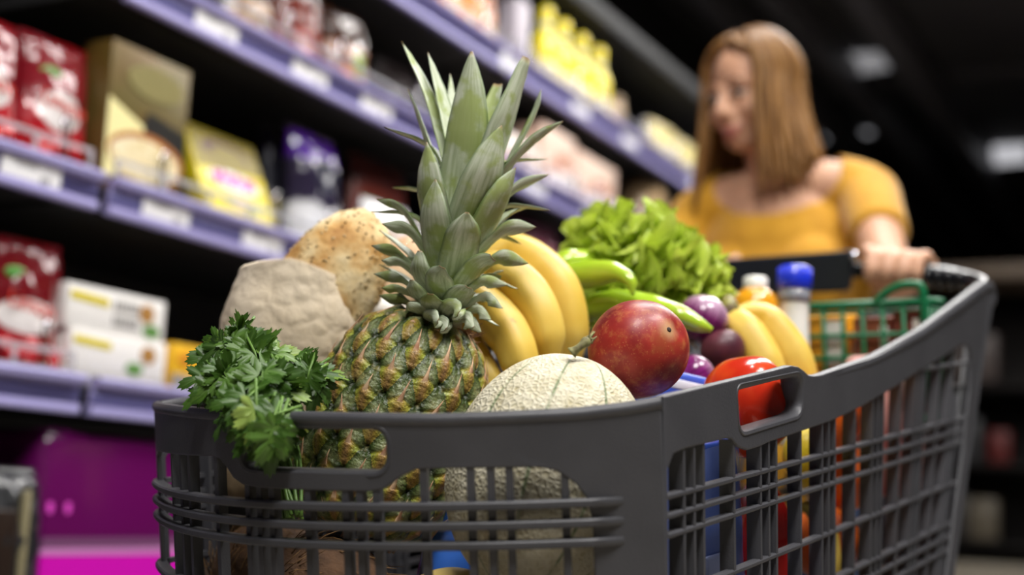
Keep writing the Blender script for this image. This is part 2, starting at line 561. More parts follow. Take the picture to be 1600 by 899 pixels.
for lv in 'ABCDE':
    for bi in range(5):
        shelf(lv, bi)


def price_tag(lv, yc, label, digits=None, w=0.11):
    z = LEV[lv] - 0.031
    t = thing('price_tag', label, 'price tag', (XF - 0.0005, yc, z), frame((0.995, 0, -0.1), (0, 1, 0)), 'white price tags on the shelf rails')
    card = part('card', G().box((0, 0, 0), (w / 2, 0.0235, 0.0009), bev=0.0006), M_tag, t, world=False)
    g = G()
    for k in range(3):
        g.box((-0.02 + 0.004 * k, 0.014 - 0.004 * k, 0.0012), (0.027 - 0.004 * k, 0.0006, 0.0003))
    if digits:
        g.join(text_geo(digits, 0.017, 0.0003), Matrix.Translation((0.026, -0.008, 0.0012)))
    part('printed_text', g, M_ink, card, world=False, smooth=False)
    return t


price_tag('C', 1.372, 'white price tag printed 69 on the middle rail below the red candy bags', '69')
price_tag('C', 1.655, 'white price tag on the middle rail below the gold bread box', '59')
price_tag('C', 1.905, 'white price tag on the middle rail below the tilted yellow box', '79')
price_tag('B', 1.740, 'white price tag on the upper rail straight above the gold bread box', '49')
price_tag('B', 2.010, 'white price tag on the upper rail below the shiny red brown bags', '39')
price_tag('B', 2.238, 'white price tag on the upper rail just left of the pineapple leaves', '89')
for lv, px, s in [('A', 800, 'on the top rail left below the yellow bottles'), ('A', 908, 'on the top rail right below the yellow bottles'), ('A', 985, 'on the top rail between the yellow bottles and the woman'),
                  ('A', 1088, 'on the top rail next to the shoulder of the woman'), ('B', 838, 'on the second rail just right of the pineapple crown'), ('B', 925, 'on the second rail below the pinkish cartons')]:
    price_tag(lv, SY(px, XF, LEV[lv] - 0.03), 'blurred white price tag ' + s)

# far end of the aisle: a dark display rack facing the camera
M_rack = mat('dark_rack', '#1f1c1b', rough=0.6)
M_bump = mat('beige_bumper', '#6a5c4e', rough=0.5)
ry = 6.9
rx0, rx1 = P(1380, 600, 7.4).x, 0.9
t = thing('display_rack', 'dark display rack with beige edge strips closing the far end of the aisle', 'rack', ((rx0 + rx1) / 2, ry + 0.3, 0))
rc, rh = (rx0 + rx1) / 2, (rx1 - rx0) / 2
part('back_panel', G().box((rc, ry + 0.5, 0.95), (rh, 0.02, 0.95)), M_rack, t)
for s in (-1, 1):
    part('side_panel', G().box((rc + s * (rh - 0.02), ry + 0.25, 0.95), (0.02, 0.25, 0.95), bev=0.004), M_rack, t)
for z in (0.62, 1.0, 1.38):
    part('shelf_board', G().box((rc, ry + 0.25, z), (rh - 0.04, 0.24, 0.012)), M_rack, t)
part('top_board', G().box((rc, ry + 0.22, 1.93), (rh + 0.02, 0.28, 0.035), bev=0.008), M_bump, t)
part('base_plinth', G().box((rc, ry + 0.2, 0.27), (rh + 0.02, 0.32, 0.27), bev=0.01), mat('beige_plinth', '#8d8576', rough=0.5, color2='#857d6f', nscale=4), t)
rk = random.Random(3)
for z, items in ((1.0, [(1604, '#5a1714', 0.10, 0.16, 'dark red packet'), (1526, '#3a3940', 0.12, 0.2, 'charcoal packet'), (1566, '#2b2b2d', 0.08, 0.22, 'black packet')]),
                 (0.632, [(1580, '#5c5446', 0.13, 0.20, 'beige packet'), (1540, '#2a2725', 0.12, 0.22, 'near-black packet')]),
                 (1.392, [(1520, '#3d332e', 0.16, 0.2, 'dark brown packet'), (1575, '#453a36', 0.18, 0.24, 'taller brown packet')])):
    for px, c, wd, h, s in items:
        x = P(px, 600, 7.6).x
        g = G().box((x, ry + 0.12, z + 0.013 + h / 2), (wd / 2, 0.05, h / 2), bev=0.012)
        g.box((x, ry + 0.068, z + 0.013 + h * 0.55), (wd * 0.32, 0.003, h * 0.22), bev=0.002)
        solo('packet', g, mat('packet_card', c, rough=0.5), '%s standing on the dark rack at the far end' % s, 'packet', group='packets on the far display rack')

# ------------------------------------------------------------------ shopping cart
CA, CT = math.radians(5.9), math.radians(8.0)
EX = V((math.cos(CA), -math.sin(CA), 0)); EY = V((math.sin(CA) * math.cos(CT), math.cos(CA) * math.cos(CT), math.sin(CT))); EZ = EX.cross(EY)
CO = P(1032, 620, 0.946)
CR3 = Matrix(((EX.x, EY.x, EZ.x), (EX.y, EY.y, EZ.y), (EX.z, EY.z, EZ.z)))
CM = CR3.to_4x4(); CM.translation = CO
CW, CB = 0.5, 0.11


def L(x, y, z):
    return CM @ V((x, y, z))


M_cart = mat('grey_cart_plastic', '#444448', rough=0.42, color2='#49494d', nscale=25, bump=0.12, bscale=700)
cart = thing('shopping_cart', 'dark grey plastic shopping cart heaped with fruit and vegetables', 'shopping cart', CO, CR3)

_fx = [-CW * i / 800 for i in range(801)]
_fy = [-CB * (1 - ((x + CW / 2) / (CW / 2)) ** 2) for x in _fx]
_fs = [0.0]
for i in range(800): _fs.append(_fs[-1] + math.hypot(_fx[i + 1] - _fx[i], _fy[i + 1] - _fy[i]))
FL = _fs[-1]


def front_map(s, z, t):
    """s along the bowed front from the right corner, t outward"""
    s = max(0.0, min(FL, s)); k = s / FL * 800
    lo = 0; hi = 800
    while hi - lo > 1:
        m = (lo + hi) // 2
        if _fs[m] <= s: lo = m
        else: hi = m
    a = (s - _fs[lo]) / (_fs[hi] - _fs[lo])
    x = _fx[lo] + a * (_fx[hi] - _fx[lo]); y = _fy[lo] + a * (_fy[hi] - _fy[lo])
    dy = 2 * CB * ((x + CW / 2) / (CW / 2)) / (CW / 2)
    n = V((dy, -1, 0)).normalized()
    return V((x, y, z)) + n * (t + 0.02 * z)


def side_map(sgn):
    def f(s, z, t):
        x = (0.0 + 0.035 * z + t) if sgn > 0 else (-CW - 0.035 * z - t)
        return V((x, s, z))
    return f


def panel(fn, outline, holes, bars, ribs, thick=0.004, lip=0.0055, slen=0.9, lean=None, zb=-0.36, barw=0.0024, bard=0.016, rib_t=(-0.004, 0.0015), rib_h=0.0021, vis=None):
    g = plate([outline] + holes, thick, 0.0012)
    me = bpy.data.meshes.new('x'); me.from_pydata([tuple(p) for p in g.v], [], g.f)
    bm = bmesh.new(); bm.from_mesh(me); bpy.data.meshes.remove(me)
    k = 0.008
    while k < slen:
        bmesh.ops.bisect_plane(bm, geom=bm.verts[:] + bm.edges[:] + bm.faces[:], dist=1e-6, plane_co=(k, 0, 0), plane_no=(1, 0, 0)); k += 0.012
    bm.verts.index_update()
    out = G(); out.add([fn(v.co.x, v.co.y, v.co.z) for v in bm.verts], [tuple(v.index for v in f.verts) for f in bm.faces]); bm.free()
    for h in holes:                                   # thick collar round the hand hole
        n = len(h); c = (sum(q[0] for q in h) / n, sum(q[1] for q in h) / n)
        prof = [(0.0012, 0.0022), (0.0035, 0.0028), (0.005, 0.001), (0.0045, -0.016), (0.0015, -0.017), (0.0, -0.015), (0.0, 0.0005)]
        def col(u, v, h=h, n=n):
            i = int(round(u * n)) % n; j = int(round(v * len(prof))) % len(prof)
            a = V(h[i]); b0 = V(h[i - 1]); b1 = V(h[(i + 1) % n]); tt = (b1 - b0).normalized(); nn = V((tt.y, -tt.x))
            if nn.dot(a - V(c)) < 0: nn = -nn
            q = a + nn * (prof[j][0] - 0.001)
            return fn(q.x, q.y, prof[j][1])
        out.grid(col, n, len(prof), True, True)
    for s, zt in bars:
        n = 6
        vs = []
        for i in range(n + 1):
            z = zt + (zb - zt) * i / n
            ss = s + (lean(s, z) if lean else 0)
            for (a, t) in ((-1, 0.0008), (1, 0.0008), (1, -bard), (-1, -bard)):
                vs.append(fn(ss + a * barw, z, t))
        fs = [(i * 4 + j, i * 4 + (j + 1) % 4, i * 4 + 4 + (j + 1) % 4, i * 4 + 4 + j) for i in range(n) for j in range(4)] + [(0, 1, 2, 3), (n * 4, n * 4 + 1, n * 4 + 2, n * 4 + 3)]
        out.add(vs, fs)
    for s0, s1, z, dz in ribs:
        n = max(6, int((s1 - s0) / 0.012)); vs = []
        pr = [(rib_t[0], -rib_h), (rib_t[1] - 0.0012, -rib_h), (rib_t[1], -rib_h + 0.0012), (rib_t[1], rib_h - 0.0012), (rib_t[1] - 0.0012, rib_h), (rib_t[0], rib_h)]
        for i in range(n + 1):
            s = s0 + (s1 - s0) * i / n
            e = min(1.0, min(i, n - i) / 2.0 + 0.25) if vis else 1.0
            zz = z + dz * s
            ss = s
            for t, h in pr: vs.append(fn(ss, zz + h, t * e if t > 0 else t))
        m = len(pr)
        fs = [(i * m + j, i * m + (j + 1) % m, i * m + m + (j + 1) % m, i * m + m + j) for i in range(n) for j in range(m)] + [tuple(range(m)), tuple(n * m + j for j in range(m))]
        out.add(vs, fs)
    return out


# front
F_top = [(0, 0), (0.02, -0.003), (0.06, -0.006), (0.15, -0.007), (0.25, -0.004), (0.36, -0.0015), (0.45, 0), (FL, 0)]
F_low = [(FL, -0.36), (0.53, -0.36), (0.53, -0.046), (0.52, -0.0415), (0.36, -0.0375), (0.349, -0.039), (0.340, -0.045), (0.332, -0.0525), (0.321, -0.057), (0.305, -0.0585), (0.205, -0.0595), (0.194, -0.0575),
         (0.182, -0.0495), (0.171, -0.0445), (0.148, -0.044), (0.085, -0.045), (0.073, -0.048), (0.061, -0.057), (0.053, -0.068), (0.05, -0.085), (0.05, -0.36), (0, -0.36)]


def zlow(pts, s):
    q = sorted(p for p in pts if p[1] > -0.2)
    return interp([a for a, _ in q], [b_ for _, b_ in q], s)


f_hole = rounded([(0.322, -0.0145), (0.191, -0.0155), (0.191, -0.0465), (0.322, -0.0455)], [0.013, 0.013, 0.013, 0.017], 8)
f_bars = [0.454, 0.427, 0.406, 0.357, 0.317, 0.304, 0.291, 0.257, 0.225, 0.214, 0.201, 0.166, 0.133, 0.119, 0.106, 0.068]
RZ = [-0.070, -0.0835, -0.097, -0.140, -0.182, -0.196, -0.210, -0.255, -0.300, -0.314, -0.328]
g = panel(front_map, F_top + F_low, [f_hole], [(s, zlow(F_low[2:20], s) + 0.003) for s in f_bars], [(0.028, FL, z, -0.0 if 0 else -0.003 * 0) for z in RZ], slen=FL,
          barw=0.0026, bard=0.007, rib_t=(-0.003, 0.0072), rib_h=0.0029, vis=True)
# lip along the top
tops = [(s, interp([a for a, _ in F_top], [b_ for _, b_ in F_top], s)) for s in [FL * i / 70 for i in range(71)]]
g.tube([front_map(s, z - 0.0045, -0.0015) for s, z in tops], 0.0052, 10)
g.box((0, 0, 0), (0, 0, 0)) if False else None
part('front_panel', g, M_cart, cart, world=False, ang=40)

# sides
S_top = [(0.0015, 0), (.07, .004), (.128, .0075), (.2, .0118), (.234, .0142), (.249, .0128), (.262, .009), (.272, .005), (.284, .0038), (.30, .004), (.334, .007), (.442, .016), (.518, .027), (.60, .040), (.653, .051), (.758, .073), (.83, .089), (.865, .096), (.89, .0935), (.898, .078)]
S_rear = [(.843, .005), (.782, -.098), (.723, -.2), (.66, -.31), (.63, -.36)]
S_in = [(.60, -.36), (.63, -.31), (.692, -.2), (.748, -.098), (.778, -.03), (.785, 0.006), (.775, .020), (.750, .0225), (.722, .018), (.66, .008), (.599, .0), (.512, -.0145), (.40, -.030), (.328, -.0375), (.224, -.0435), (.185, -.0455), (.168, -.0475), (.143, -.0485), (.125, -.0445), (.113, -.0375), (.1, -.0365), (.034, -.0385), (.016, -.0405), (.007, -.05), (.006, -.36), (0.0015, -.36)]
s_hole = rounded([(0.124, 0.0005), (0.256, 0.0065), (0.257, -0.0275), (0.128, -0.0345)], [0.008, 0.013, 0.016, 0.013], 8)
s_bars = []
k = 0
for k in range(6):
    c0 = 0.051 + 0.1365 * k
    s_bars += [c0 - 0.0165, c0, c0 + 0.0155, c0 + 0.069]
s_bars = [s for s in s_bars if s < 0.80]


def lean(s, z): return 0.63 * z * (s / 0.88) ** 3


def ztop(s):
    q = sorted((a, b_) for a, b_ in S_in if b_ > -0.2 and a < 0.77)
    return interp([a for a, _ in q], [b_ for _, b_ in q], s)


s_ribs = [(0.002, 0.80 + 0.55 * z, z, 0.011) for z in RZ] + [(0.60, 0.80, 0.0 - 0.011 * 0.7, 0.011)]
for sgn, nm in ((1, 'side_panel'), (-1, 'side_panel')):
    fn = side_map(sgn)
    g = panel(fn, S_top + S_rear + S_in, [s_hole], [(s, ztop(min(s, 0.775)) + 0.003) for s in s_bars if s + lean(s, ztop(min(s, .775))) < 0.77], s_ribs, slen=0.9, lean=lean, barw=0.0018, bard=0.011, rib_t=(-0.006, 0.0012), rib_h=0.0021)
    tp = []
    for i in range(90):
        s = 0.0015 + (0.886 - 0.0015) * i / 89
        tp.append((s, interp([a for a, _ in S_top], [b_ for _, b_ in S_top], s)))
    tp = [(s, z) for s, z in tp] + [(0.8935, 0.086), (0.890, 0.075)]
    g.tube([fn(s, z - 0.0045, -0.0035) for s, z in tp], [0.0052 if s < 0.25 else 0.0052 + min(1, (s - 0.25) / 0.5) * 0.003 for s, z in tp], 10)
    g.tube([fn(s - 0.006, z, -0.004) for s, z in [(0.892, 0.082)] + S_rear], 0.0075, 10)
    part(nm, g, M_cart, cart, world=False, ang=40)
# rear gate, floor, frame, wheels
g = G()
zr = [0.06, 0.03, -0.03, -0.09, -0.15, -0.21, -0.27, -0.33]
for z in zr:
    yy = 0.84 + 0.63 * z
    g.box((-CW / 2, yy, z), (CW / 2 - 0.006, 0.004, 0.004), bev=0.001)
for i in range(15):
    x = -CW + 0.02 + (CW - 0.04) * i / 14
    g.tube([(x, 0.84 + 0.63 * 0.06, 0.06), (x, 0.84 - 0.63 * 0.34, -0.34)], 0.004, 6)
part('rear_gate', g, M_cart, cart, world=False)
g = G()
fl = [(-CW + 0.014, 0.0)] + [tuple(front_map(FL * (1 - i / 24), -0.36, -0.01)[:2]) for i in range(1, 24)] + [(-0.014, 0.0), (-0.014, 0.625), (-CW + 0.014, 0.625)]
g.join(plate([fl], 0.008, 0.001), Matrix.Translation((0, 0, -0.358)))
part('basket_floor', g, M_cart, cart, world=False, ang=40)
g = G()
zf = 0.10
for x in (-0.40, -0.10):
    a = L(x, 0.03, -0.362); b_ = L(x, 0.60, -0.362)
    g.tube([a, V((a.x, a.y, zf + 0.03)), V((a.x, a.y + 0.05, zf)), V((b_.x, b_.y - 0.05, zf)), V((b_.x, b_.y, zf + 0.05)), b_], 0.014, 10)
    c2 = L(x, 0.84, 0.03)
    g.tube([V((b_.x, b_.y - 0.02, zf + 0.02)), V((c2.x, c2.y, c2.z - 0.1)), c2], 0.012, 10)
part('chassis', g, mat('cart_steel', '#8b8c90', rough=0.3, metal=1.0), cart)
M_rub = mat('wheel_rubber', '#1b1b1c', rough=0.6)
for x in (-0.40, -0.10):
    for y in (0.04, 0.60):
        c = L(x, y, -0.3); c.z = 0.055
        rot = frame((1, 0, 0)).to_4x4(); rot.translation = V((c.x, c.y, 0.055))
        wg = G().lathe([(0.02, -0.014), (0.05, -0.014), (0.055, -0.009), (0.055, 0.009), (0.05, 0.014), (0.02, 0.014)], 28, rot)
        wg.box((c.x - 0.02, c.y, 0.08), (0.003, 0.02, 0.03)); wg.box((c.x + 0.02, c.y, 0.08), (0.003, 0.02, 0.03)); wg.box((c.x, c.y, 0.11), (0.023, 0.02, 0.004))
        part('wheel', wg, M_rub, cart)
# push handle
M_handle = mat('black_handle_plastic', '#17181c', rough=0.16, spec=0.6)
hy = 0.93
hz = W0 = None
hp0 = L(-0.004, 0.872, 0.085); hp1 = L(-0.02, 0.93, 0.10); hpL0 = L(-CW + 0.004, 0.872, 0.085); hpL1 = L(-CW + 0.02, 0.93, 0.10)
g = G().tube(catmull([hp0, L(-0.01, 0.90, 0.094), L(-0.035, 0.925, 0.103), L(-0.08, 0.94, 0.114), L(-0.15, 0.945, 0.122), L(-CW / 2, 0.945, 0.126), L(-CW + 0.15, 0.945, 0.122), L(-CW + 0.08, 0.94, 0.110), L(-CW + 0.035, 0.925, 0.102), L(-CW + 0.01, 0.90, 0.094), hpL0], 60), 0.0105, 14)
for k in range(5):                                   # moulded grip rings near the right end
    c = L(-0.044 - 0.014 * k, 0.929 + 0.0024 * k, 0.1035 + 0.0018 * k)
    g.ell(c, (0.0062, 0.0135, 0.0135), CR3, 14, 10)
part('push_handle', g, M_handle, cart)
bp = [(-0.178, 0.150), (-CW + 0.04, 0.150), (-CW + 0.04, 0.096), (-0.190, 0.096)]
g = plate([rounded(bp, 0.008)], 0.014, 0.003)
g.v = [L(p.x, 0.926 - p.z, p.y) for p in g.v]
board = part('handle_board', g, mat('handle_board_plastic', '#23262c', rough=0.35), cart)
part('handle_button', G().ell(L(-0.178, 0.918, 0.142), (0.006, 0.006, 0.006)), M_chrome, board)

# ------------------------------------------------------------------ produce
UPI = CU                         # helpers for laying things out around a point


def view_rot(z_to=None, tilt_right=0.0, tilt_to_cam=0.0, spin=0.0):
    """rotation whose local Z is 'up' tilted right / towards the viewer"""
    z = (V((0, 0, 1)) + CR * math.tan(tilt_right) - CF * math.tan(tilt_to_cam)).normalized()
    m = frame(z, CR)
    return m @ Matrix.Rotation(spin, 3, 'Z')


# ---- pineapple
PC = P(612, 668, 1.155)
PT = P(672, 508, 1.17)
paxis = (PT - PC).normalized()
prot = frame(paxis, CR)
pine = thing('pineapple', 'whole ripe pineapple with tall leafy crown leaning in front of the bananas', 'pineapple', PC, prot)
PR, PH0, PH1 = 0.0665, -0.090, 0.096
NCOL, ROWH = 15, 0.0220


def prad(h):
    """body radius at height h"""
    if h > 0:
        k = max(0.0, 1 - (h / PH1) ** 2.6); return PR * (0.30 + 0.70 * k ** 0.55) if h < PH1 else PR * 0.3
    k = max(0.0, 1 - (h / PH0) ** 4); return PR * (0.5 + 0.5 * k ** 0.5)


def pine_eye(th, h):
    """nearest eye of the staggered pattern: local u,v in -1..1, id"""
    best = None
    a = th / (2 * pi) * NCOL
    r0 = h / ROWH
    for rr in (math.floor(r0), math.floor(r0) + 1):
        off = 0.5 if rr % 2 else 0.0
        c = round(a - off) + off
        du = (a - c) * 2; dv = (r0 - rr)
        d = du * du + dv * dv * 0.85
        if best is None or d < best[0]: best = (d, du, dv, (rr, c % NCOL))
    return best


def pine_surf(u, v):
    th = 2 * pi * u; h = PH0 + (PH1 - PH0) * v
    d, du, dv, idd = pine_eye(th + 0.25 * h / 0.1 * 0.35, h)
    rnd = random.Random(hash((int(idd[0]), int(idd[1] * 2)))).random()
    q = max(0.0, 1 - (abs(du) ** 2.2 + abs(dv) ** 2.2))
    bump = 0.0052 * (q ** 0.5) - 0.0042 * math.exp(-q * 9)
    up = max(0.0, dv); low = max(0.0, -dv)
    bump += 0.0022 * math.exp(-((du / 0.42) ** 2)) * math.exp(-((dv + 0.25) / 0.35) ** 2)      # raised bract in the middle
    if dv > -0.02: bump -= 0.0012 * math.exp(-((du / 0.10) ** 2)) * min(1, dv * 3)              # cleft of the upper half
    bump -= 0.0016 * math.exp(-(((dv - (-0.05 - 0.30 * abs(du))) / 0.10) ** 2)) * (0.4 + abs(du))
    r = prad(h) + bump + 0.0006 * noise.noise(V((th * 8, h * 300, 0)))
    return V((r * math.cos(th), r * math.sin(th), h)), {'du': du, 'dv': dv, 'rnd': rnd, 'edge': q}


M_pine = mat('pineapple_skin', '#5e6a25', rough=0.42, coat=0.08, bump=0.5, bscale=420)
nt, b = nodes(M_pine)
du, dv, rnd, edge = attr_n(nt, 'du'), attr_n(nt, 'dv'), attr_n(nt, 'rnd'), attr_n(nt, 'edge')
nz = noise_n(nt, 180, 5)
adu = math_n(nt, 'ABSOLUTE', du)
sp = math_n(nt, 'SUBTRACT', math_n(nt, 'ADD', dv, math_n(nt, 'MULTIPLY', adu, 0.38)), math_n(nt, 'MULTIPLY', math_n(nt, 'SUBTRACT', nz, 0.5), 0.25))      # upper part mask coordinate
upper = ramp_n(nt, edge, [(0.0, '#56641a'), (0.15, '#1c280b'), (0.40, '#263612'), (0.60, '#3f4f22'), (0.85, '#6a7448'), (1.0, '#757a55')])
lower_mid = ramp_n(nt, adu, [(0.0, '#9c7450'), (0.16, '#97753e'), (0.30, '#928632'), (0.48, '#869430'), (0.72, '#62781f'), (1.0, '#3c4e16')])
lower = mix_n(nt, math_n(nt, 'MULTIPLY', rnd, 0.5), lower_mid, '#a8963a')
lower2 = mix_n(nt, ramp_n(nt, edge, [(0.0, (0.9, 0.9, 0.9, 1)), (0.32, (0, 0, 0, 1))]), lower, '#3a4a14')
msk = ramp_n(nt, sp, [(0.0, (0, 0, 0, 1)), (0.10, (1, 1, 1, 1))])
allc = mix_n(nt, msk, lower2, upper)
allc = mix_n(nt, ramp_n(nt, noise_n(nt, 300, 5, rough=0.7), [(0.50, (0, 0, 0, 1)), (0.66, (0.7, 0.7, 0.7, 1))]), allc, '#2c2412')
allc = mix_n(nt, ramp_n(nt, noise_n(nt, 90, 4), [(0.55, (0, 0, 0, 1)), (0.75, (0.4, 0.4, 0.4, 1))]), allc, '#c2b070')
nt.links.new(allc, b.inputs['Base Color'])
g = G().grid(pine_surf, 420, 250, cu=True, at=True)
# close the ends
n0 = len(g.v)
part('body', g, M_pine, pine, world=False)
# dry bract spikes
M_spike = mat('pineapple_spike', '#a8775a', rough=0.6, color2='#d9b993', nscale=120)
g = G(); rk = random.Random(5)
for rr in range(-4, 5):
    h = rr * ROWH
    for c in range(NCOL):
        cc = c + (0.5 if rr % 2 else 0)
        th = cc / NCOL * 2 * pi - 0.25 * h / 0.1 * 0.35
        R0 = prad(h - 0.004) + 0.0060
        rad = V((math.cos(th), math.sin(th), 0)); tan = V((-math.sin(th), math.cos(th), 0))
        ln = rk.uniform(0.012, 0.020); jt = tan * rk.uniform(-0.003, 0.003)
        p0 = rad * R0 + V((0, 0, h - 0.004))
        nin = (prad(h + ln * 0.7) - prad(h - 0.004))
        p1 = p0 + V((0, 0, ln * 0.5)) + rad * (0.0015 + nin * 0.5) + jt * 0.4
        p2 = p0 + V((0, 0, ln)) + rad * (rk.uniform(0.001, 0.005) + nin) + jt
        g.tube([p0 - V((0, 0, 0.005)) - rad * 0.002, p0, p1, p2], [0.0034, 0.0025, 0.0010, 0.0001], 6, squash=(0.4, 1.0), up=rad)
part('spines', g, M_spike, pine, world=False)

# crown
M_leaf = mat('crown_leaf', '#8a9a72', rough=0.42, spec=0.45)
nt, b = nodes(M_leaf)
lt, lw_ = attr_n(nt, 't'), attr_n(nt, 'w')
mp = nt.nodes.new('ShaderNodeCombineXYZ')
nt.links.new(math_n(nt, 'MULTIPLY', lw_, 3.5), mp.inputs[0]); nt.links.new(math_n(nt, 'MULTIPLY', lt, 1.6), mp.inputs[1]); nt.links.new(attr_n(nt, 'lid'), mp.inputs[2])
st = noise_n(nt, 1.6, 5, mp.outputs[0], 0.6)
patch = noise_n(nt, 38, 4)
g1 = ramp_n(nt, st, [(0.3, '#94a07c'), (0.5, '#bac3a8'), (0.72, '#d2d6c6')])
g2 = mix_n(nt, ramp_n(nt, patch, [(0.50, (0, 0, 0, 1)), (0.60, (0.85, 0.85, 0.85, 1))]), g1, '#98a65e')
edge_m = ramp_n(nt, math_n(nt, 'ABSOLUTE', lw_), [(0.86, (0, 0, 0, 1)), (1.0, (0.7, 0.7, 0.7, 1))])
g3 = mix_n(nt, edge_m, g2, '#4f6a35')
g4 = mix_n(nt, ramp_n(nt, lt, [(0.95, (0, 0, 0, 1)), (0.995, (1, 1, 1, 1))]), g3, '#7d6440')
nt.links.new(g4, b.inputs['Base Color'])
CBASE = P(692, 508, 1.17); CTIP = P(742, 150, 1.185)
cax = (CTIP - CBASE).normalized()


def crown_leaf(g, base, mid, tip, w, out, lid, blunt=0.0, gut=0.35, n=20, m=9, wb=0.85):
    pts = catmull([base, mid, tip], n)
    vs = []; tt = []; ww = []; ll = []
    for i in range(n):
        t = i / (n - 1)
        tan = (pts[min(i + 1, n - 1)] - pts[max(i - 1, 0)]).normalized()
        o = (out - tan * out.dot(tan))
        o = o.normalized() if o.length > 1e-4 else V((0, 0, 1))
        side = tan.cross(o).normalized()
        # width along the leaf
        prof = interp([0, 0.25, 0.5, 0.75, 0.9, 1.0], [wb, 1.0, 0.92, 0.62, 0.30 + 0.35 * blunt, 0.02 + 0.55 * blunt], t) * w / 2
        for j in range(m):
            x = -1 + 2 * j / (m - 1)
            # gutter: the edges bend back in towards the axis
            p = pts[i] + side * (x * prof) - o * (gut * prof * x * x) + o * (0.0006 * noise.noise(pts[i] * 120 + V((lid, x, 0))))
            vs.append(p); tt.append(t); ww.append(x); ll.append(lid)
    fs = [(i * m + j, i * m + j + 1, (i + 1) * m + j + 1, (i + 1) * m + j) for i in range(n - 1) for j in range(m - 1)]
    k = len(vs)                                      # inner face for real thickness
    vs2 = []
    for i in range(n):
        for j in range(m):
            tan = (pts[min(i + 1, n - 1)] - pts[max(i - 1, 0)]).normalized(); o = (out - tan * out.dot(tan)); o = o.normalized() if o.length > 1e-4 else V((0, 0, 1))
            e = 1 - abs(-1 + 2 * j / (m - 1)) ** 3
            vs2.append(vs[i * m + j] - o * (0.0004 + 0.0016 * e * (1 - i / (n - 1))))
    fs += [(k + a, k + d, k + c, k + b_) for a, b_, c, d in fs]
    for i in range(n - 1):
        for j in (0, m - 1): fs.append((i * m + j, (i + 1) * m + j, k + (i + 1) * m + j, k + i * m + j))
    for i in (0, n - 1):
        for j in range(m - 1): fs.append((i * m + j, i * m + j + 1, k + i * m + j + 1, k + i * m + j))
    g.add(vs + vs2, fs, t=tt + tt, w=ww + ww, lid=ll + ll)


D0 = 1.175
# tip px, mid px, base px (photograph), width px, depth offsets of tip / mid, blunt
LV = [
    ((627, 65), (668, 160), (706, 300), 48, .045, .03, 0), ((668, 82), (692, 175), (716, 290), 42, .05, .03, 0),
    ((703, 115), (707, 180), (722, 290), 20, .07, .05, 0), ((737, 80), (730, 195), (708, 360), 70, -.012, -.016, 0.05),
    ((779, 132), (760, 200), (738, 300), 44, .05, .035, .6), ((826, 92), (792, 200), (738, 350), 72, -.005, -.012, .55),
    ((846, 140), (836, 182), (775, 300), 34, .03, .025, 0), ((880, 190), (822, 236), (748, 330), 40, .015, .0, 0),
    ((637, 140), (664, 225), (700, 350), 52, .02, .01, 0), ((666, 222), (668, 300), (694, 430), 60, -.035, -.036, 0),
    ((784, 196), (756, 285), (712, 420), 74, -.04, -.040, 0), ((806, 262), (778, 322), (724, 430), 56, -.03, -.032, 0),
    ((858, 273), (800, 305), (740, 385), 38, .02, .0, 0), ((832, 322), (790, 342), (735, 400), 40, .05, .03, 0),
    ((838, 355), (790, 364), (728, 425), 38, .0, -.015, 0), ((680, 280), (676, 345), (694, 450), 56, -.05, -.046, 0),
    ((730, 332), (724, 372), (706, 455), 60, -.06, -.052, .1), ((588, 312), (632, 338), (682, 430), 32, .0, -.005, 0),
    ((597, 350), (640, 368), (688, 440), 34, -.02, -.02, 0), ((592, 360), (630, 392), (684, 450), 30, .03, .02, 0),
    ((580, 384), (622, 402), (684, 462), 30, .0, -.01, 0), ((596, 407), (630, 418), (686, 470), 28, -.03, -.025, 0),
    ((592, 414), (622, 432), (686, 476), 26, .03, .02, 0), ((584, 428), (624, 440), (686, 482), 28, .0, -.01, 0),
    ((596, 450), (628, 458), (688, 488), 26, -.03, -.025, 0), ((600, 466), (628, 470), (688, 494), 24, .02, .0, 0),
    ((592, 462), (626, 474), (690, 497), 26, -.01, -.015, 0), ((604, 484), (630, 485), (690, 502), 22, .0, -.005, 0),
    ((826, 412), (780, 408), (716, 462), 36, .0, -.015, 0), ((770, 404), (745, 418), (710, 470), 40, -.05, -.04, .6),
    ((786, 424), (755, 440), (712, 478), 28, .04, .02, .3), ((793, 446), (755, 444), (712, 482), 28, -.01, -.02, 0),
    ((786, 482), (758, 468), (710, 492), 26, -.02, -.025, 0), ((762, 470), (742, 466), (708, 490), 26, .03, .02, 0),
    ((768, 500), (745, 488), (708, 500), 26, -.03, -.03, 0), ((752, 520), (735, 505), (704, 510), 24, -.03, -.03, 0),
    ((655, 392), (656, 430), (684, 480), 44, -.055, -.05, .25), ((690, 418), (684, 440), (694, 488), 46, -.07, -.058, .3),
    ((642, 438), (650, 462), (684, 500), 40, -.055, -.048, .2), ((672, 460), (674, 478), (692, 506), 42, -.072, -.06, .3),
    ((732, 450), (722, 462), (702, 492), 46, -.062, -.052, .35), ((636, 474), (650, 488), (684, 510), 36, -.05, -.045, .2),
    ((716, 490), (706, 486), (698, 508), 44, -.07, -.06, .25), ((684, 502), (676, 500), (690, 514), 38, -.07, -.06, .2),
    ((696, 514), (690, 508), (694, 518), 34, -.066, -.056, .2), ((740, 512), (724, 500), (702, 512), 34, -.055, -.05, .1)]
g = G()
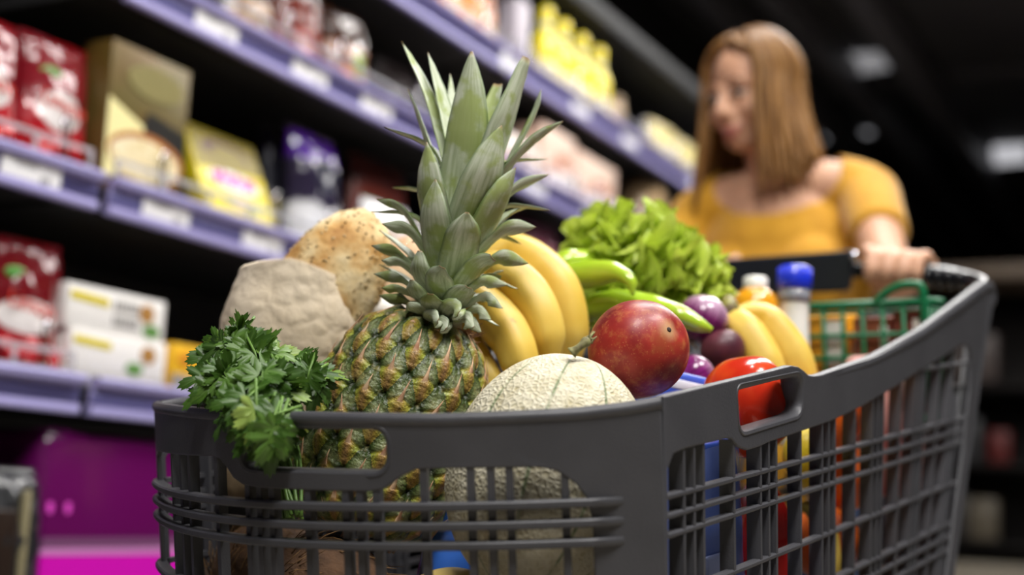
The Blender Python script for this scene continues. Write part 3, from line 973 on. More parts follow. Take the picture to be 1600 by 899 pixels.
for i, (tp, md, bs, wd, dz, dm, bl) in enumerate(LV):
    base = P(bs[0], bs[1], D0 + 0.25 * dm); mid = P(md[0], md[1], D0 + dm); tip = P(tp[0], tp[1], D0 + dz)
    axp = CBASE + cax * (mid - CBASE).dot(cax)
    out = (mid - axp)
    out = out.normalized() + 0.15 * cax * -1
    crown_leaf(g, base, mid, tip, wd * D0 / FPX, out, i * 3.7, bl)
rk = random.Random(11)
for i in range(34):                                  # leaves round the far side
    az = i * 2.39996; k = i / 34
    o = (CR * math.cos(az) + CF * math.sin(az)); o = (o - cax * o.dot(cax)).normalized()
    if o.dot(CF) < -0.15: continue
    h = 0.004 + 0.10 * k
    base = CBASE + cax * h + o * 0.008
    ln = 0.04 + 0.07 * k
    el = math.radians(25 + 50 * k)
    mid = base + (o * math.cos(el) + cax * math.sin(el)) * ln * 0.55
    tip = base + (o * math.cos(el - 0.4) + cax * math.sin(el - 0.4)) * ln
    crown_leaf(g, base, mid, tip, 0.017 + 0.008 * k, o - 0.2 * cax, 200 + i * 1.9)
g.tube([CBASE - cax * 0.02, CBASE + cax * 0.12], [0.018, 0.008], 10)
crown = part('leaf_crown', g, M_leaf, pine)
g = G()                                              # dry brown fringe under the crown
for i in range(70):
    az = i * 2.39996
    o = (CR * math.cos(az) + CF * math.sin(az)); o = (o - cax * o.dot(cax)).normalized()
    b0 = CBASE - cax * rk.uniform(0.002, 0.012) + o * 0.014
    g.tube([b0, b0 + o * 0.010 - cax * 0.001, b0 + o * rk.uniform(0.016, 0.026) + cax * rk.uniform(-0.007, 0.008)], [0.004, 0.003, 0.0003], 5, squash=(0.35, 1), up=cax)
part('dry_fringe', g, mat('dry_fringe', '#8a6040', rough=0.7, color2='#b58a5f', nscale=90), pine)

# ---- melon
MC = P(857, 742, 1.035)
mrot = view_rot(tilt_right=math.radians(14), tilt_to_cam=math.radians(-8), spin=math.radians(8))
melon = thing('melon', 'pale netted melon with green grooves behind the front rim of the cart', 'melon', MC, mrot)


def mel(u, v):
    th = 2 * pi * u; ph = pi * v
    d = V((math.sin(ph) * math.cos(th), math.sin(ph) * math.sin(th), math.cos(ph)))
    gr = abs(math.sin(th * 5)); k = 1 - 0.016 * math.exp(-(gr / 0.16) ** 2) * math.sin(ph)
    k *= 1 + 0.006 * noise.noise(d * 3)
    return V((d.x * 0.0765, d.y * 0.0765, d.z * 0.093)) * k, {'gr': gr}


M_mel = mat('melon_rind', '#c8be9c', rough=0.6)
nt, b = nodes(M_mel)
vor = nt.nodes.new('ShaderNodeTexVoronoi'); vor.feature = 'DISTANCE_TO_EDGE'; vor.inputs['Scale'].default_value = 230
tc = nt.nodes.new('ShaderNodeTexCoord'); nt.links.new(tc.outputs['Object'], vor.inputs['Vector'])
gr = attr_n(nt, 'gr'); n1 = noise_n(nt, 70, 6)
rind = ramp_n(nt, n1, [(0.3, '#b3a67c'), (0.5, '#cbc2a2'), (0.7, '#d9d1b8')])
net = ramp_n(nt, vor.outputs['Distance'], [(0.0, (1, 1, 1, 1)), (0.30, (0, 0, 0, 1))])
c1 = mix_n(nt, math_n(nt, 'MULTIPLY', net, 0.45), rind, '#e2dcc8')
spot = ramp_n(nt, noise_n(nt, 20, 3), [(0.62, (0, 0, 0, 1)), (0.75, (0.6, 0.6, 0.6, 1))])
c2 = mix_n(nt, spot, c1, '#c9a86a')
grn = math_n(nt, 'MULTIPLY', ramp_n(nt, gr, [(0.02, (1, 1, 1, 1)), (0.14, (0, 0, 0, 1))]), ramp_n(nt, noise_n(nt, 55, 3), [(0.35, (0.25, 0.25, 0.25, 1)), (0.55, (1, 1, 1, 1))]))
nt.links.new(mix_n(nt, grn, c2, '#6f8058'), b.inputs['Base Color'])
bp_ = nt.nodes.new('ShaderNodeBump'); bp_.inputs['Strength'].default_value = 0.55; bp_.inputs['Distance'].default_value = 0.0018
nt.links.new(math_n(nt, 'ADD', net, math_n(nt, 'MULTIPLY', n1, 0.8)), bp_.inputs['Height']); nt.links.new(bp_.outputs[0], b.inputs['Normal'])
part('rind', G().grid(mel, 240, 120, cu=True, at=True), M_mel, melon, world=False)
s0 = P(893, 552, 1.02); s1 = P(905, 543, 1.02); s2 = P(919, 532, 1.025)
g = G().tube(catmull([s0, s1, s2], 10), [0.0050, 0.0040, 0.0034, 0.003, 0.0028, 0.0028, 0.003, 0.0036, 0.0042, 0.003], 10)
for i in range(14):
    p = s2 + V((rk.uniform(-1, 1), rk.uniform(-1, 1), rk.uniform(-1, 1))) * 0.003
    g.tube([p, p + (s2 - s1).normalized() * rk.uniform(0.001, 0.006) + CU * rk.uniform(-0.001, 0.003)], [0.0013, 0.0003], 5)
part('stem', g, mat('melon_stem', '#9a9a62', rough=0.7, color2='#5c5236', nscale=120), melon)

# ---- mango
MG = P(998, 546, 1.11)
grot = (view_rot(tilt_right=math.radians(32), spin=0))


def mang(u, v):
    th = 2 * pi * u; ph = pi * v
    d = V((math.sin(ph) * math.cos(th), math.sin(ph) * math.sin(th), math.cos(ph)))
    k = 1 + 0.03 * d.z * d.x - 0.05 * math.exp(-((d - V((0.42, -0.60, 0.68))).length / 0.18) ** 2) + 0.012 * noise.noise(d * 1.7)
    return V((d.x * 0.0405, d.y * 0.038, d.z * 0.0405)) * k


M_mango = mat('mango_skin', '#8e2420', rough=0.42, coat=0.06)
nt, b = nodes(M_mango)
na = noise_n(nt, 17, 5, rough=0.55); nb = noise_n(nt, 130, 5, rough=0.65)
c = ramp_n(nt, na, [(0.30, '#54161a'), (0.46, '#8a2222'), (0.60, '#a8342a'), (0.74, '#9a5a2c')])
c = mix_n(nt, ramp_n(nt, nb, [(0.5, (0, 0, 0, 1)), (0.75, (0.45, 0.45, 0.45, 1))]), c, '#c98a4c')
vs_ = nt.nodes.new('ShaderNodeTexVoronoi'); vs_.inputs['Scale'].default_value = 330
nt.links.new(nt.nodes.new('ShaderNodeTexCoord').outputs['Object'], vs_.inputs['Vector'])
c = mix_n(nt, ramp_n(nt, vs_.outputs['Distance'], [(0.10, (0.35, 0.35, 0.35, 1)), (0.22, (0, 0, 0, 1))]), c, '#d08a5a')
nt.links.new(c, b.inputs['Base Color'])
mango = thing('mango', 'large red mango with a small pale scar beside the melon', 'mango', MG, grot)
part('skin', G().grid(mang, 96, 64, cu=True), M_mango, mango, world=False)
dirn = (P(1048, 506, 1.11) - MG); dirn = (dirn.normalized() * 0.62 - CF * 0.68).normalized()
dl = grot.inverted() @ dirn
# the stalk scar is part of the skin's colouring, with a small dark stub on it
sc = V((dl.x * 0.0405, dl.y * 0.038, dl.z * 0.0405)) * 1.004
nt, b = nodes(M_mango)
vm = nt.nodes.new('ShaderNodeVectorMath'); vm.operation = 'DISTANCE'; vm.inputs[1].default_value = tuple(sc)
nt.links.new(nt.nodes.new('ShaderNodeTexCoord').outputs['Object'], vm.inputs[0])
ds = math_n(nt, 'ADD', vm.outputs['Value'], math_n(nt, 'MULTIPLY', math_n(nt, 'SUBTRACT', noise_n(nt, 140, 3), 0.5), 0.006))
nt.links.new(mix_n(nt, ramp_n(nt, ds, [(0.002, (0.7, 0.7, 0.7, 1)), (0.011, (0, 0, 0, 1))]), c, '#c9ac7c'), b.inputs['Base Color'])
fr = frame(dl).to_4x4(); fr.translation = sc
part('stalk_stub', G().lathe([(0.0023, -0.001), (0.0020, 0.0002), (0.0010, 0.0004)], 12, fr), mat('stub', '#3a2a22', rough=0.8), mango, world=False)

# ---- bananas
M_ban = mat('banana_skin', '#e3b93c', rough=0.45, sss=0.08)
nt, b = nodes(M_ban)
c = ramp_n(nt, noise_n(nt, 14, 3), [(0.3, '#d6ac36'), (0.6, '#e4c45c')])
c = mix_n(nt, ramp_n(nt, noise_n(nt, 75, 5), [(0.66, (0, 0, 0, 1)), (0.74, (0.7, 0.7, 0.7, 1))]), c, '#9a6a2c')
tt = attr_n(nt, 't')
c = mix_n(nt, ramp_n(nt, tt, [(0.0, (1, 1, 1, 1)), (0.10, (0, 0, 0, 1))]), c, '#a5a83c')
c = mix_n(nt, ramp_n(nt, tt, [(0.955, (0, 0, 0, 1)), (0.985, (1, 1, 1, 1))]), c, '#4a3420')
nt.links.new(c, b.inputs['Base Color'])


def banana(pts, R, up):
    """five-sided curved finger"""
    n = 40; pp = catmull(pts, n); g = G(); vs = []; tv = []
    nrm = V(up)
    for i in range(n):
        t = i / (n - 1)
        tan = (pp[min(i + 1, n - 1)] - pp[max(i - 1, 0)]).normalized()
        nrm = (nrm - tan * nrm.dot(tan)).normalized(); bi = tan.cross(nrm)
        r = R * interp([0, 0.06, 0.14, 0.3, 0.6, 0.85, 0.95, 0.975, 1.0], [0.34, 0.36, 0.72, 0.97, 1.0, 0.82, 0.45, 0.26, 0.22], t)
        for k in range(25):
            a = 2 * pi * k / 25
            rr = r * (1 + 0.045 * math.cos(5 * a) + 0.01 * noise.noise(pp[i] * 40))
            vs.append(pp[i] + rr * (nrm * math.cos(a) + bi * math.sin(a))); tv.append(t)
    m = 25
    fs = [(i * m + k, i * m + (k + 1) % m, (i + 1) * m + (k + 1) % m, (i + 1) * m + k) for i in range(n - 1) for k in range(m)]
    fs += [tuple(range(m - 1, -1, -1)), tuple((n - 1) * m + k for k in range(m))]
    g.add(vs, fs, t=tv); return g


hand = P(712, 452, 1.30)
ban = thing('banana_bunch', 'big bunch of ripe yellow bananas between pineapple crown and mango', 'banana bunch', hand)
for pts, R in [([hand, P(742, 470, 1.26), P(775, 500, 1.235), P(806, 548, 1.215), P(820, 610, 1.21)], 0.0205),
               ([hand, P(760, 428, 1.285), P(806, 444, 1.27), P(846, 500, 1.25), P(862, 585, 1.24)], 0.0215),
               ([hand, P(790, 398, 1.325), P(852, 430, 1.31), P(884, 490, 1.295), P(892, 585, 1.285)], 0.0225),
               ([hand, P(716, 505, 1.265), P(728, 550, 1.245), P(758, 600, 1.215), P(790, 650, 1.22)], 0.020)]:
    part('banana', banana(pts, R, CF), M_ban, ban)
part('stem_crown', G().tube(catmull([hand + CU * 0.02 + CF * 0.02 - CR * 0.01, hand, hand - CU * 0.015 - CF * 0.005], 8), [0.012, 0.014, 0.016, 0.017, 0.017, 0.016, 0.014, 0.008], 12), mat('banana_stem', '#8d8a3c', rough=0.6, color2='#5c4a2c', nscale=60), ban)
hand2 = P(1140, 488, 1.40)
ban2 = thing('banana_bunch', 'small pale yellow banana pair behind the onions and the red tomato', 'banana bunch', hand2)
for pts, R in [([hand2, P(1160, 512, 1.385), P(1186, 552, 1.37), P(1204, 600, 1.36), P(1209, 660, 1.36)], 0.0195),
               ([hand2, P(1190, 500, 1.41), P(1226, 538, 1.40), P(1250, 590, 1.39), P(1257, 660, 1.385)], 0.020)]:
    part('banana', banana(pts, R, CF), M_ban, ban2)
part('stem_crown', G().tube([hand2 + CU * 0.012 + CF * 0.015, hand2, hand2 - CU * 0.012], [0.008, 0.012, 0.008], 10), bpy.data.materials['banana_stem'], ban2)

# ---- tomato with dimpled shoulders
TCN = P(1168, 636, 1.197)
M_tom = mat('tomato_skin', '#b92a16', rough=0.18, coat=0.25, color2='#d1521f', nscale=22, nlo=0.45, nhi=0.75, sss=0.05)


def tomf(d):
    a = math.atan2(d.y, d.x)
    return 1 + 0.035 * math.cos(5 * a + 0.6) * (1 - abs(d.z)) ** 0.5 + 0.02 * math.cos(3 * a) * (1 - d.z ** 2) - 0.16 * math.exp(-((1 - d.z) / 0.06)) + 0.012 * noise.noise(d * 2.4)


tom = thing('tomato', 'large glossy red tomato showing through the side hand hole of the cart', 'tomato', TCN, view_rot(tilt_right=math.radians(35), tilt_to_cam=math.radians(-50)))
part('skin', G().ell((0, 0, 0), (0.042, 0.045, 0.044), nu=72, nv=40, fn=tomf), M_tom, tom, world=False)
g = G()
for k in range(5):
    a = k * 2 * pi / 5
    g.tube([(0, 0, 0.0275), (0.008 * math.cos(a), 0.008 * math.sin(a), 0.0305), (0.017 * math.cos(a), 0.017 * math.sin(a), 0.031)], [0.003, 0.0025, 0.0003], 6, squash=(0.35, 1), up=(0, 0, 1))
part('calyx', g, mat('tomato_calyx', '#4d6b2a', rough=0.6), tom, world=False)

# ---- onions
M_on = mat('red_onion_skin', '#8d2f78', rough=0.22, coat=0.35)
nt, b = nodes(M_on)
tc = nt.nodes.new('ShaderNodeTexCoord'); sx = nt.nodes.new('ShaderNodeSeparateXYZ'); nt.links.new(tc.outputs['Object'], sx.inputs[0])
ang = math_n(nt, 'ARCTAN2', sx.outputs[1], sx.outputs[0])
cb = nt.nodes.new('ShaderNodeCombineXYZ'); nt.links.new(math_n(nt, 'MULTIPLY', ang, 5.0), cb.inputs[0]); nt.links.new(math_n(nt, 'MULTIPLY', sx.outputs[2], 14.0), cb.inputs[1])
stq = noise_n(nt, 2.2, 4, cb.outputs[0])
top = ramp_n(nt, sx.outputs[2], [(0.004, (0, 0, 0, 1)), (0.026, (1.2, 1.2, 1.2, 1))])
nt.links.new(mix_n(nt, math_n(nt, 'MULTIPLY', top, stq), ramp_n(nt, stq, [(0.3, '#560c46'), (0.55, '#7c2068'), (0.75, '#9c4a8a')]), '#e8cfe0'), b.inputs['Base Color'])
M_on2 = mat('dull_onion_skin', '#6d3440', rough=0.45, color2='#4e2430', nscale=30)


def onion(label, c, R, m, rot, kind='red_onion'):
    t = thing(kind, label, 'onion', c, rot, None)
    pr = []
    for i in range(25):
        a = pi * i / 24; pr.append((R * math.sin(a) * (1 - 0.10 * math.cos(a)), -R * 0.95 * math.cos(a) + (0.010 * max(0, -math.cos(a)) ** 8 * 0) + R * 0.06 * max(0, (i - 20) / 4) ** 2))
    pr[0] = (0.0008, pr[0][1]); pr[-1] = (0.0008, pr[-1][1])
    part('bulb', G().lathe(pr, 40), m, t, world=False)
    g = G(); rr = random.Random(int(R * 1e5))
    for k in range(14):
        a = k * 2.4
        g.tube([(0.001 * math.cos(a), 0.001 * math.sin(a), -R * 0.93), (0.004 * math.cos(a), 0.004 * math.sin(a), -R * 1.02), (0.009 * math.cos(a), 0.009 * math.sin(a), -R * rr.uniform(1.05, 1.2))], [0.0007, 0.0006, 0.0002], 4)
    part('root_hairs', g, mat('onion_roots', '#c9b898', rough=0.8), t, world=False)
    return t


onion('plump violet onion with a pale shiny top beside the green pepper tip', P(1098, 500, 1.375), 0.0255, M_on, view_rot(tilt_right=math.radians(25), tilt_to_cam=math.radians(10)))
onion('dull maroon onion below the pale topped violet onion', P(1130, 549, 1.36), 0.0225, M_on2, view_rot(tilt_right=math.radians(-20)))
onion('violet onion peeking out low between the mango and the tomato', P(1084, 590, 1.29), 0.021, M_on, view_rot(tilt_right=math.radians(60), tilt_to_cam=math.radians(-30)))
g = G().box((0, 0, 0), (0.036, 0.028, 0.022), bev=0.006)
t = thing('blue_packet', 'blue and white packet corner showing between mango and tomato', 'packet', P(1050, 622, 1.245), view_rot(tilt_right=math.radians(8), spin=0.4))
part('wrapper', g, mat('blue_wrapper', '#3b55b8', rough=0.25), t, world=False)
part('white_band', G().box((0, 0, 0.010), (0.0365, 0.0285, 0.0045), bev=0.001), mat('white_wrapper', '#e8ebf5', rough=0.3), t, world=False)

# ---- green peppers
M_pep = mat('green_pepper_skin', '#9cc02a', rough=0.18, coat=0.5, color2='#b3cf3c', nscale=18, sss=0.08)
M_pst = mat('pepper_stalk', '#6f9a2c', rough=0.5)


def pepper(label, pts, rads, px):
    pp = [P(*q) for q in pts]; n = 44; c = catmull(pp, n)
    xs = [i / (len(rads) - 1) for i in range(len(rads))]
    rr = [interp(xs, rads, i / (n - 1)) for i in range(n)]
    t = thing('green_pepper', label, 'pepper', c[n // 2])
    g = G(); g.tube(c, rr, 20)
    g.v = [v + (v - c[min(i // 20, n - 1)]) * (0.10 * noise.noise(v * 55)) if i < n * 20 else v for i, v in enumerate(g.v)]
    part('flesh', g, M_pep, t)
    d = (c[0] - c[1]).normalized()
    part('stalk', G().tube(catmull([c[0] - d * 0.004, c[0] + d * 0.012, c[0] + d * 0.026 + CU * 0.008], 10), [0.010, 0.007, 0.0045, 0.004, 0.0038, 0.0036, 0.0036, 0.0038, 0.0042, 0.003], 10), M_pst, t)
    return t


pepper('light green pepper with a hooked tip lying on top below the lettuce', [(862, 452, 1.385), (892, 434, 1.365), (928, 428, 1.345), (962, 427, 1.325), (984, 439, 1.312), (989, 461, 1.306)], [0.010, 0.0150, 0.0155, 0.0130, 0.0085, 0.0058, 0.0015], 0)
pepper('light green straight pepper pointing at the onion behind the mango', [(905, 488, 1.37), (950, 477, 1.355), (1000, 480, 1.335), (1050, 490, 1.31), (1090, 507, 1.30), (1113, 516, 1.298)], [0.011, 0.0145, 0.0155, 0.0135, 0.0105, 0.0068, 0.0025], 0)
pepper('green pepper mostly hidden between bananas and lettuce', [(862, 420, 1.42), (890, 410, 1.42), (925, 412, 1.43), (965, 420, 1.44)], [0.010, 0.014, 0.014, 0.008], 0)

# ---- lettuce
M_let = mat('lettuce_leaf', '#86b82a', rough=0.35, sss=0.0, trans=0.0)
nt, b = nodes(M_let)
e = attr_n(nt, 'e')
c = ramp_n(nt, e, [(0.0, '#e6efc4'), (0.3, '#c9dd84'), (0.6, '#c9de58'), (1.0, '#bdd240')])
c = mix_n(nt, ramp_n(nt, noise_n(nt, 30, 3), [(0.4, (0, 0, 0, 1)), (0.75, (0.5, 0.5, 0.5, 1))]), c, '#e2ec86')
nt.links.new(c, b.inputs['Base Color'])
tr = nt.nodes.new('ShaderNodeBsdfTranslucent'); nt.links.new(c, tr.inputs['Color'])
ms = nt.nodes.new('ShaderNodeMixShader'); ms.inputs[0].default_value = 0.35
nt.links.new(b.outputs[0], ms.inputs[1]); nt.links.new(tr.outputs[0], ms.inputs[2]); nt.links.new(ms.outputs[0], nt.nodes['Material Output'].inputs[0])
LC = P(1008, 455, 1.49)
let = thing('lettuce', 'frilly bright green lettuce head on top of the heap before the woman', 'lettuce', LC)
rk = random.Random(21)


def let_leaf(base, d, up, R, spread, seed):
    nu, nv = 90, 22
    d = d.normalized(); s = d.cross(up).normalized(); nrm = s.cross(d).normalized()
    g = G()
    def fn(u, v):
        a = (u - 0.5) * 2 * spread; r = R * (0.06 + 0.94 * v) * (1 - 0.10 * abs(u - 0.5) * 2)
        p = d * (r * math.cos(a)) + s * (r * math.sin(a)) + nrm * (0.35 * R * v * v - 0.20 * R * v)
        am = 0.15 * R * v ** 2.6
        q = V((u * 9 + seed, v * 3.0, seed * 3.1))
        p += nrm * am * (math.sin(u * 40 + 2 * v + seed + 2.5 * noise.noise(q)) + 0.9 * noise.noise(q * 2.2)) + (d * noise.noise(q * 3 + V((9, 0, 0))) + s * noise.noise(q * 2.5 + V((0, 5, 0)))) * am * 0.9
        p += nrm * (0.10 * R * v * noise.noise(V((u * 4 + seed, v * 3, 1.0))))
        return base + p, {'e': v}
    return g.grid(fn, nu, nv, at=True)


LEAVES = [  # px centre of leaf tip region, depth, base offset
    (880, 372, 1.46), (905, 345, 1.50), (945, 330, 1.50), (985, 325, 1.52), (1030, 330, 1.50), (1075, 350, 1.50), (1110, 378, 1.50), (1145, 440, 1.48), (1125, 455, 1.44),
    (890, 395, 1.42), (930, 375, 1.42), (975, 370, 1.40), (1020, 365, 1.40), (1065, 385, 1.41), (1100, 415, 1.42), (1085, 450, 1.41), (1040, 440, 1.38), (995, 415, 1.39), (955, 405, 1.40), (1045, 405, 1.39), (1010, 455, 1.39), (1130, 410, 1.49), (870, 385, 1.50), (960, 350, 1.45), (1050, 350, 1.46), (1000, 345, 1.46), (1135, 460, 1.45), (1110, 462, 1.42), (868, 372, 1.47), (1145, 425, 1.50), (915, 360, 1.55), (1000, 340, 1.58), (1080, 365, 1.58)]
for i, (x, y, d) in enumerate(LEAVES):
    tip = P(x, y + (24 if y < 352 else 12), d); core = LC + CF * 0.03 - CU * 0.02 + (tip - LC) * 0.18
    dd = tip - core
    up = (V((0, 0, 1)) * 0.5 - CF * 0.8 + CR * rk.uniform(-0.3, 0.3)).normalized()
    part('leaf', let_leaf(core, dd, up, dd.length * 1.0, rk.uniform(0.75, 1.0), i * 1.7), M_let, let)

# ---- parsley
M_par = mat('parsley_leaf', '#3d6b22', rough=0.4)
nt, b = nodes(M_par)
c = ramp_n(nt, attr_n(nt, 'rnd'), [(0.0, '#2a4512'), (0.5, '#40641e'), (0.85, '#5f8230'), (1.0, '#98b056')])
c = mix_n(nt, math_n(nt, 'MULTIPLY', attr_n(nt, 'vein'), 0.35), c, '#7fa05a')
nt.links.new(c, b.inputs['Base Color'])
tr = nt.nodes.new('ShaderNodeBsdfTranslucent'); nt.links.new(c, tr.inputs['Color'])
ms = nt.nodes.new('ShaderNodeMixShader'); ms.inputs[0].default_value = 0.22
nt.links.new(b.outputs[0], ms.inputs[1]); nt.links.new(tr.outputs[0], ms.inputs[2]); nt.links.new(ms.outputs[0], nt.nodes['Material Output'].inputs[0])
PCN = P(400, 592, 1.13)
pars = thing('parsley_bunch', 'bunch of dark green flat parsley draped over the front left rim of the cart', 'parsley', PCN)


def leaflet(g, o, d, n, R, rnd, depth=0):
    """one lobed, toothed leaflet: a fan with a jagged margin, folded along the midrib"""
    d = d.normalized(); n = (n - d * n.dot(d)).normalized(); s = d.cross(n)
    lobes = [(-0.98, 0.80), (0.0, 1.0), (0.98, 0.80)]
    pts = [(0.0, 0.0)]
    out = []
    for li, (a, r) in enumerate(lobes):
        for (da, rr) in ((-0.42, 0.56), (-0.35, 0.76), (-0.27, 0.72), (-0.17, 0.93), (-0.09, 0.86), (0.0, 1.03), (0.09, 0.86), (0.17, 0.93), (0.27, 0.72), (0.35, 0.76), (0.42, 0.56)):
            out.append((a + da, r * rr))
        if li < 2: out.append((a + 0.49, 0.42))
    vs = [o]; ve = [1.0]
    for a, r in out:
        x = r * math.cos(a); y = r * math.sin(a)
        z = 0.16 * abs(y) - 0.30 * r * r * 0.6 + 0.05 * math.sin(a * 9)
        vs.append(o + R * (d * x + s * y + n * z)); ve.append(0.0)
    # inner ring to keep the fold round
    k = len(out)
    inn = []
    for a, r in out:
        rr = r * 0.5; x = rr * math.cos(a); y = rr * math.sin(a)
        vs.append(o + R * (d * x + s * y + n * (0.13 * abs(y) + 0.02 - 0.05 * rr))); ve.append(0.6 if abs((a + 0.49) % 0.98 - 0.49) < 0.12 else 0.1)
    fs = []
    for i in range(k - 1):
        fs.append((0, 1 + k + i, 2 + k + i)); fs.append((1 + k + i, 1 + i, 2 + i, 2 + k + i))
    g.add(vs, fs, rnd=[rnd] * len(vs), vein=ve)


gl = G(); gs = G(); rk = random.Random(4)
stem_src = P(430, 800, 1.13)
def add_sprig(tip, dirv, nrm, R, rnd):
    """three leaflets on a short stalk"""
    dirv = dirv.normalized(); s = dirv.cross(nrm).normalized()
    leaflet(gl, tip, dirv, nrm, R, rnd)
    for sg in (-1, 1):
        leaflet(gl, tip - dirv * R * 0.20 + s * sg * R * 0.10, (dirv * 0.45 + s * sg).normalized(), nrm + s * sg * 0.35, R * 0.72, min(1, max(0, rnd + rk.uniform(-.1, .1))))
    gs.tube([tip - dirv * R * 1.1 - nrm * R * 0.5, tip - dirv * R * 0.3 - nrm * R * 0.1, tip + dirv * R * 0.1], [0.0012, 0.001, 0.0006], 5)
cl = [  # cluster ellipses px: centre, radii, depth, count
    (385, 572, 66, 40, 1.085, 36), (346, 600, 32, 34, 1.065, 16), (410, 610, 50, 42, 1.045, 26), (452, 590, 44, 28, 1.085, 20), (425, 668, 32, 34, 1.000, 18), (385, 640, 34, 26, 1.015, 12), (370, 540, 46, 20, 1.10, 14), (482, 590, 24, 18, 1.075, 10)]
for cx, cy, rx, ry_, dd, cnt in cl:
    for i in range(cnt):
        a = rk.uniform(0, 2 * pi); q = math.sqrt(rk.random())
        ux, uy = q * math.cos(a), q * math.sin(a)
        bul = math.sqrt(max(0, 1 - q * q))
        p = P(cx + rx * ux, cy + ry_ * uy, dd - 0.030 * bul + rk.uniform(-0.006, 0.012))
        n = (-CF * (0.35 + bul) + CR * ux * 0.9 - CU * uy * 0.7 + V((0, 0, 0.45)) + V((rk.uniform(-.5, .5), rk.uniform(-.5, .5), rk.uniform(-.4, .4)))).normalized()
        d = (CR * (ux + rk.uniform(-.5, .5)) - CU * (uy * 0.8 + 0.45 + rk.uniform(-.4, .4)) - CF * 0.2)
        add_sprig(p, d, n, rk.uniform(0.0165, 0.0245), min(1.0, max(0.0, rk.gauss(0.42, 0.22))))
# hand placed light leaf hanging over the rim
add_sprig(P(400, 650, 0.972), (P(390, 690, 0.972) - P(404, 620, 0.976)), -CF * 0.8 + CR * 0.6, 0.024, 1.0)
add_sprig(P(418, 676, 0.966), (P(402, 705, 0.966) - P(428, 645, 0.97)), -CF + CR * 0.2, 0.021, 0.75)
for i in range(26):
    a = P(400 + rk.uniform(-40, 50), 625 + rk.uniform(-20, 20), 1.085 + rk.uniform(-.02, .02)); b0 = P(455 + rk.uniform(-18, 18), 790 + rk.uniform(0, 30), 1.062 + rk.uniform(-.008, .008))
    gs.tube(catmull([a, a * 0.5 + b0 * 0.5 + CR * rk.uniform(-.008, .008) + CF * 0.012, b0], 9), 0.0017, 6)
part('foliage', gl, M_par, pars, smooth=True)
part('stems', gs, mat('parsley_stem', '#6d8f3c', rough=0.5, color2='#4f7030', nscale=40), pars)

# ---- paper bag with a seeded loaf
M_kraft = mat('kraft_paper', '#ecdcc4', rough=0.7, color2='#e2cfb2', nscale=14, bump=0.15, bscale=300)
BAGC = P(462, 560, 1.295)
bag = thing('paper_bag', 'crumpled brown paper bag holding the seeded loaf behind the parsley', 'paper bag', BAGC)


def crumple(p):
    a = 0
    for k, (s, w_) in enumerate(((14, 0.8), (30, 0.6), (64, 0.34))):
        q = p * s + V((k * 7.3, 1.7, 0))
        d = noise.voronoi(q)[0]
        a += w_ * (d[1] - d[0])
    return a


def bagf(u, v):
    th = 2 * pi * u
    y = interp([0, 0.15, 0.4, 0.7, 1.0], [760, 660, 575, 500, 424], v)
    sm = lambda ys: sum(interp([424, 500, 575, 660, 760], ys, y + 12 * k_) for k_ in range(-3, 4)) / 7
    cx = sm([466, 452, 455, 480, 486])
    hw = (sm([92, 113, 106, 72, 62]) - 6 * max(0, (450 - y) / 26)) * 1.295 / FPX
    hd = sm([0.040, 0.054, 0.052, 0.044, 0.040])
    side = math.cos(th); fr = -math.sin(th)           # fr>0 = towards camera
    yy = y
    if v > 0.75:                                      # slanted serrated mouth
        k = (v - 0.75) / 0.25
        yy += k * (30 * max(0, side) ** 1.3 + 4 * max(0, -side) - 18 * max(0, fr) + 6 * (side + 0.2) * 0)
        if v > 0.985: yy += 3 * (1 if int(u * 320) % 2 else -1)
    c = P(cx, yy, 1.295)
    n = (CR * side - CF * fr)
    p = c + CR * side * hw - CF * fr * hd
    m = 0.0044 * (crumple(p) - 0.5) * (1 if v > 0.02 else 0)
    return p + n * m


g = G().grid(bagf, 320, 120, cu=True)
part('paper', g, M_kraft, bag)
pm = bag.children[0].modifiers.new('thick', 'SOLIDIFY'); pm.thickness = 0.0008; pm.offset = -1
M_loaf = mat('bread_crust', '#c99a52', rough=0.7)
nt, b = nodes(M_loaf)
c = ramp_n(nt, noise_n(nt, 26, 5), [(0.30, '#a8743a'), (0.42, '#c79a5a'), (0.56, '#dfc593'), (0.72, '#eadbb8')])
c = mix_n(nt, ramp_n(nt, noise_n(nt, 160, 3), [(0.60, (0, 0, 0, 1)), (0.70, (0.7, 0.7, 0.7, 1))]), c, '#8c6432')
nt.links.new(c, b.inputs['Base Color'])
bp_ = nt.nodes.new('ShaderNodeBump'); bp_.inputs['Strength'].default_value = 0.5; bp_.inputs['Distance'].default_value = 0.003
nt.links.new(noise_n(nt, 110, 6), bp_.inputs['Height']); nt.links.new(bp_.outputs[0], b.inputs['Normal'])
BC = P(508, 452, 1.30)
bax = (P(592, 322, 1.315) - BC).normalized()
brot = frame(bax, CR)


def loaff(d): return (1 - 0.08 * abs(d.z) ** 3) * (1 + 0.05 * noise.noise(d * 2.2) + 0.018 * noise.noise(d * 7))


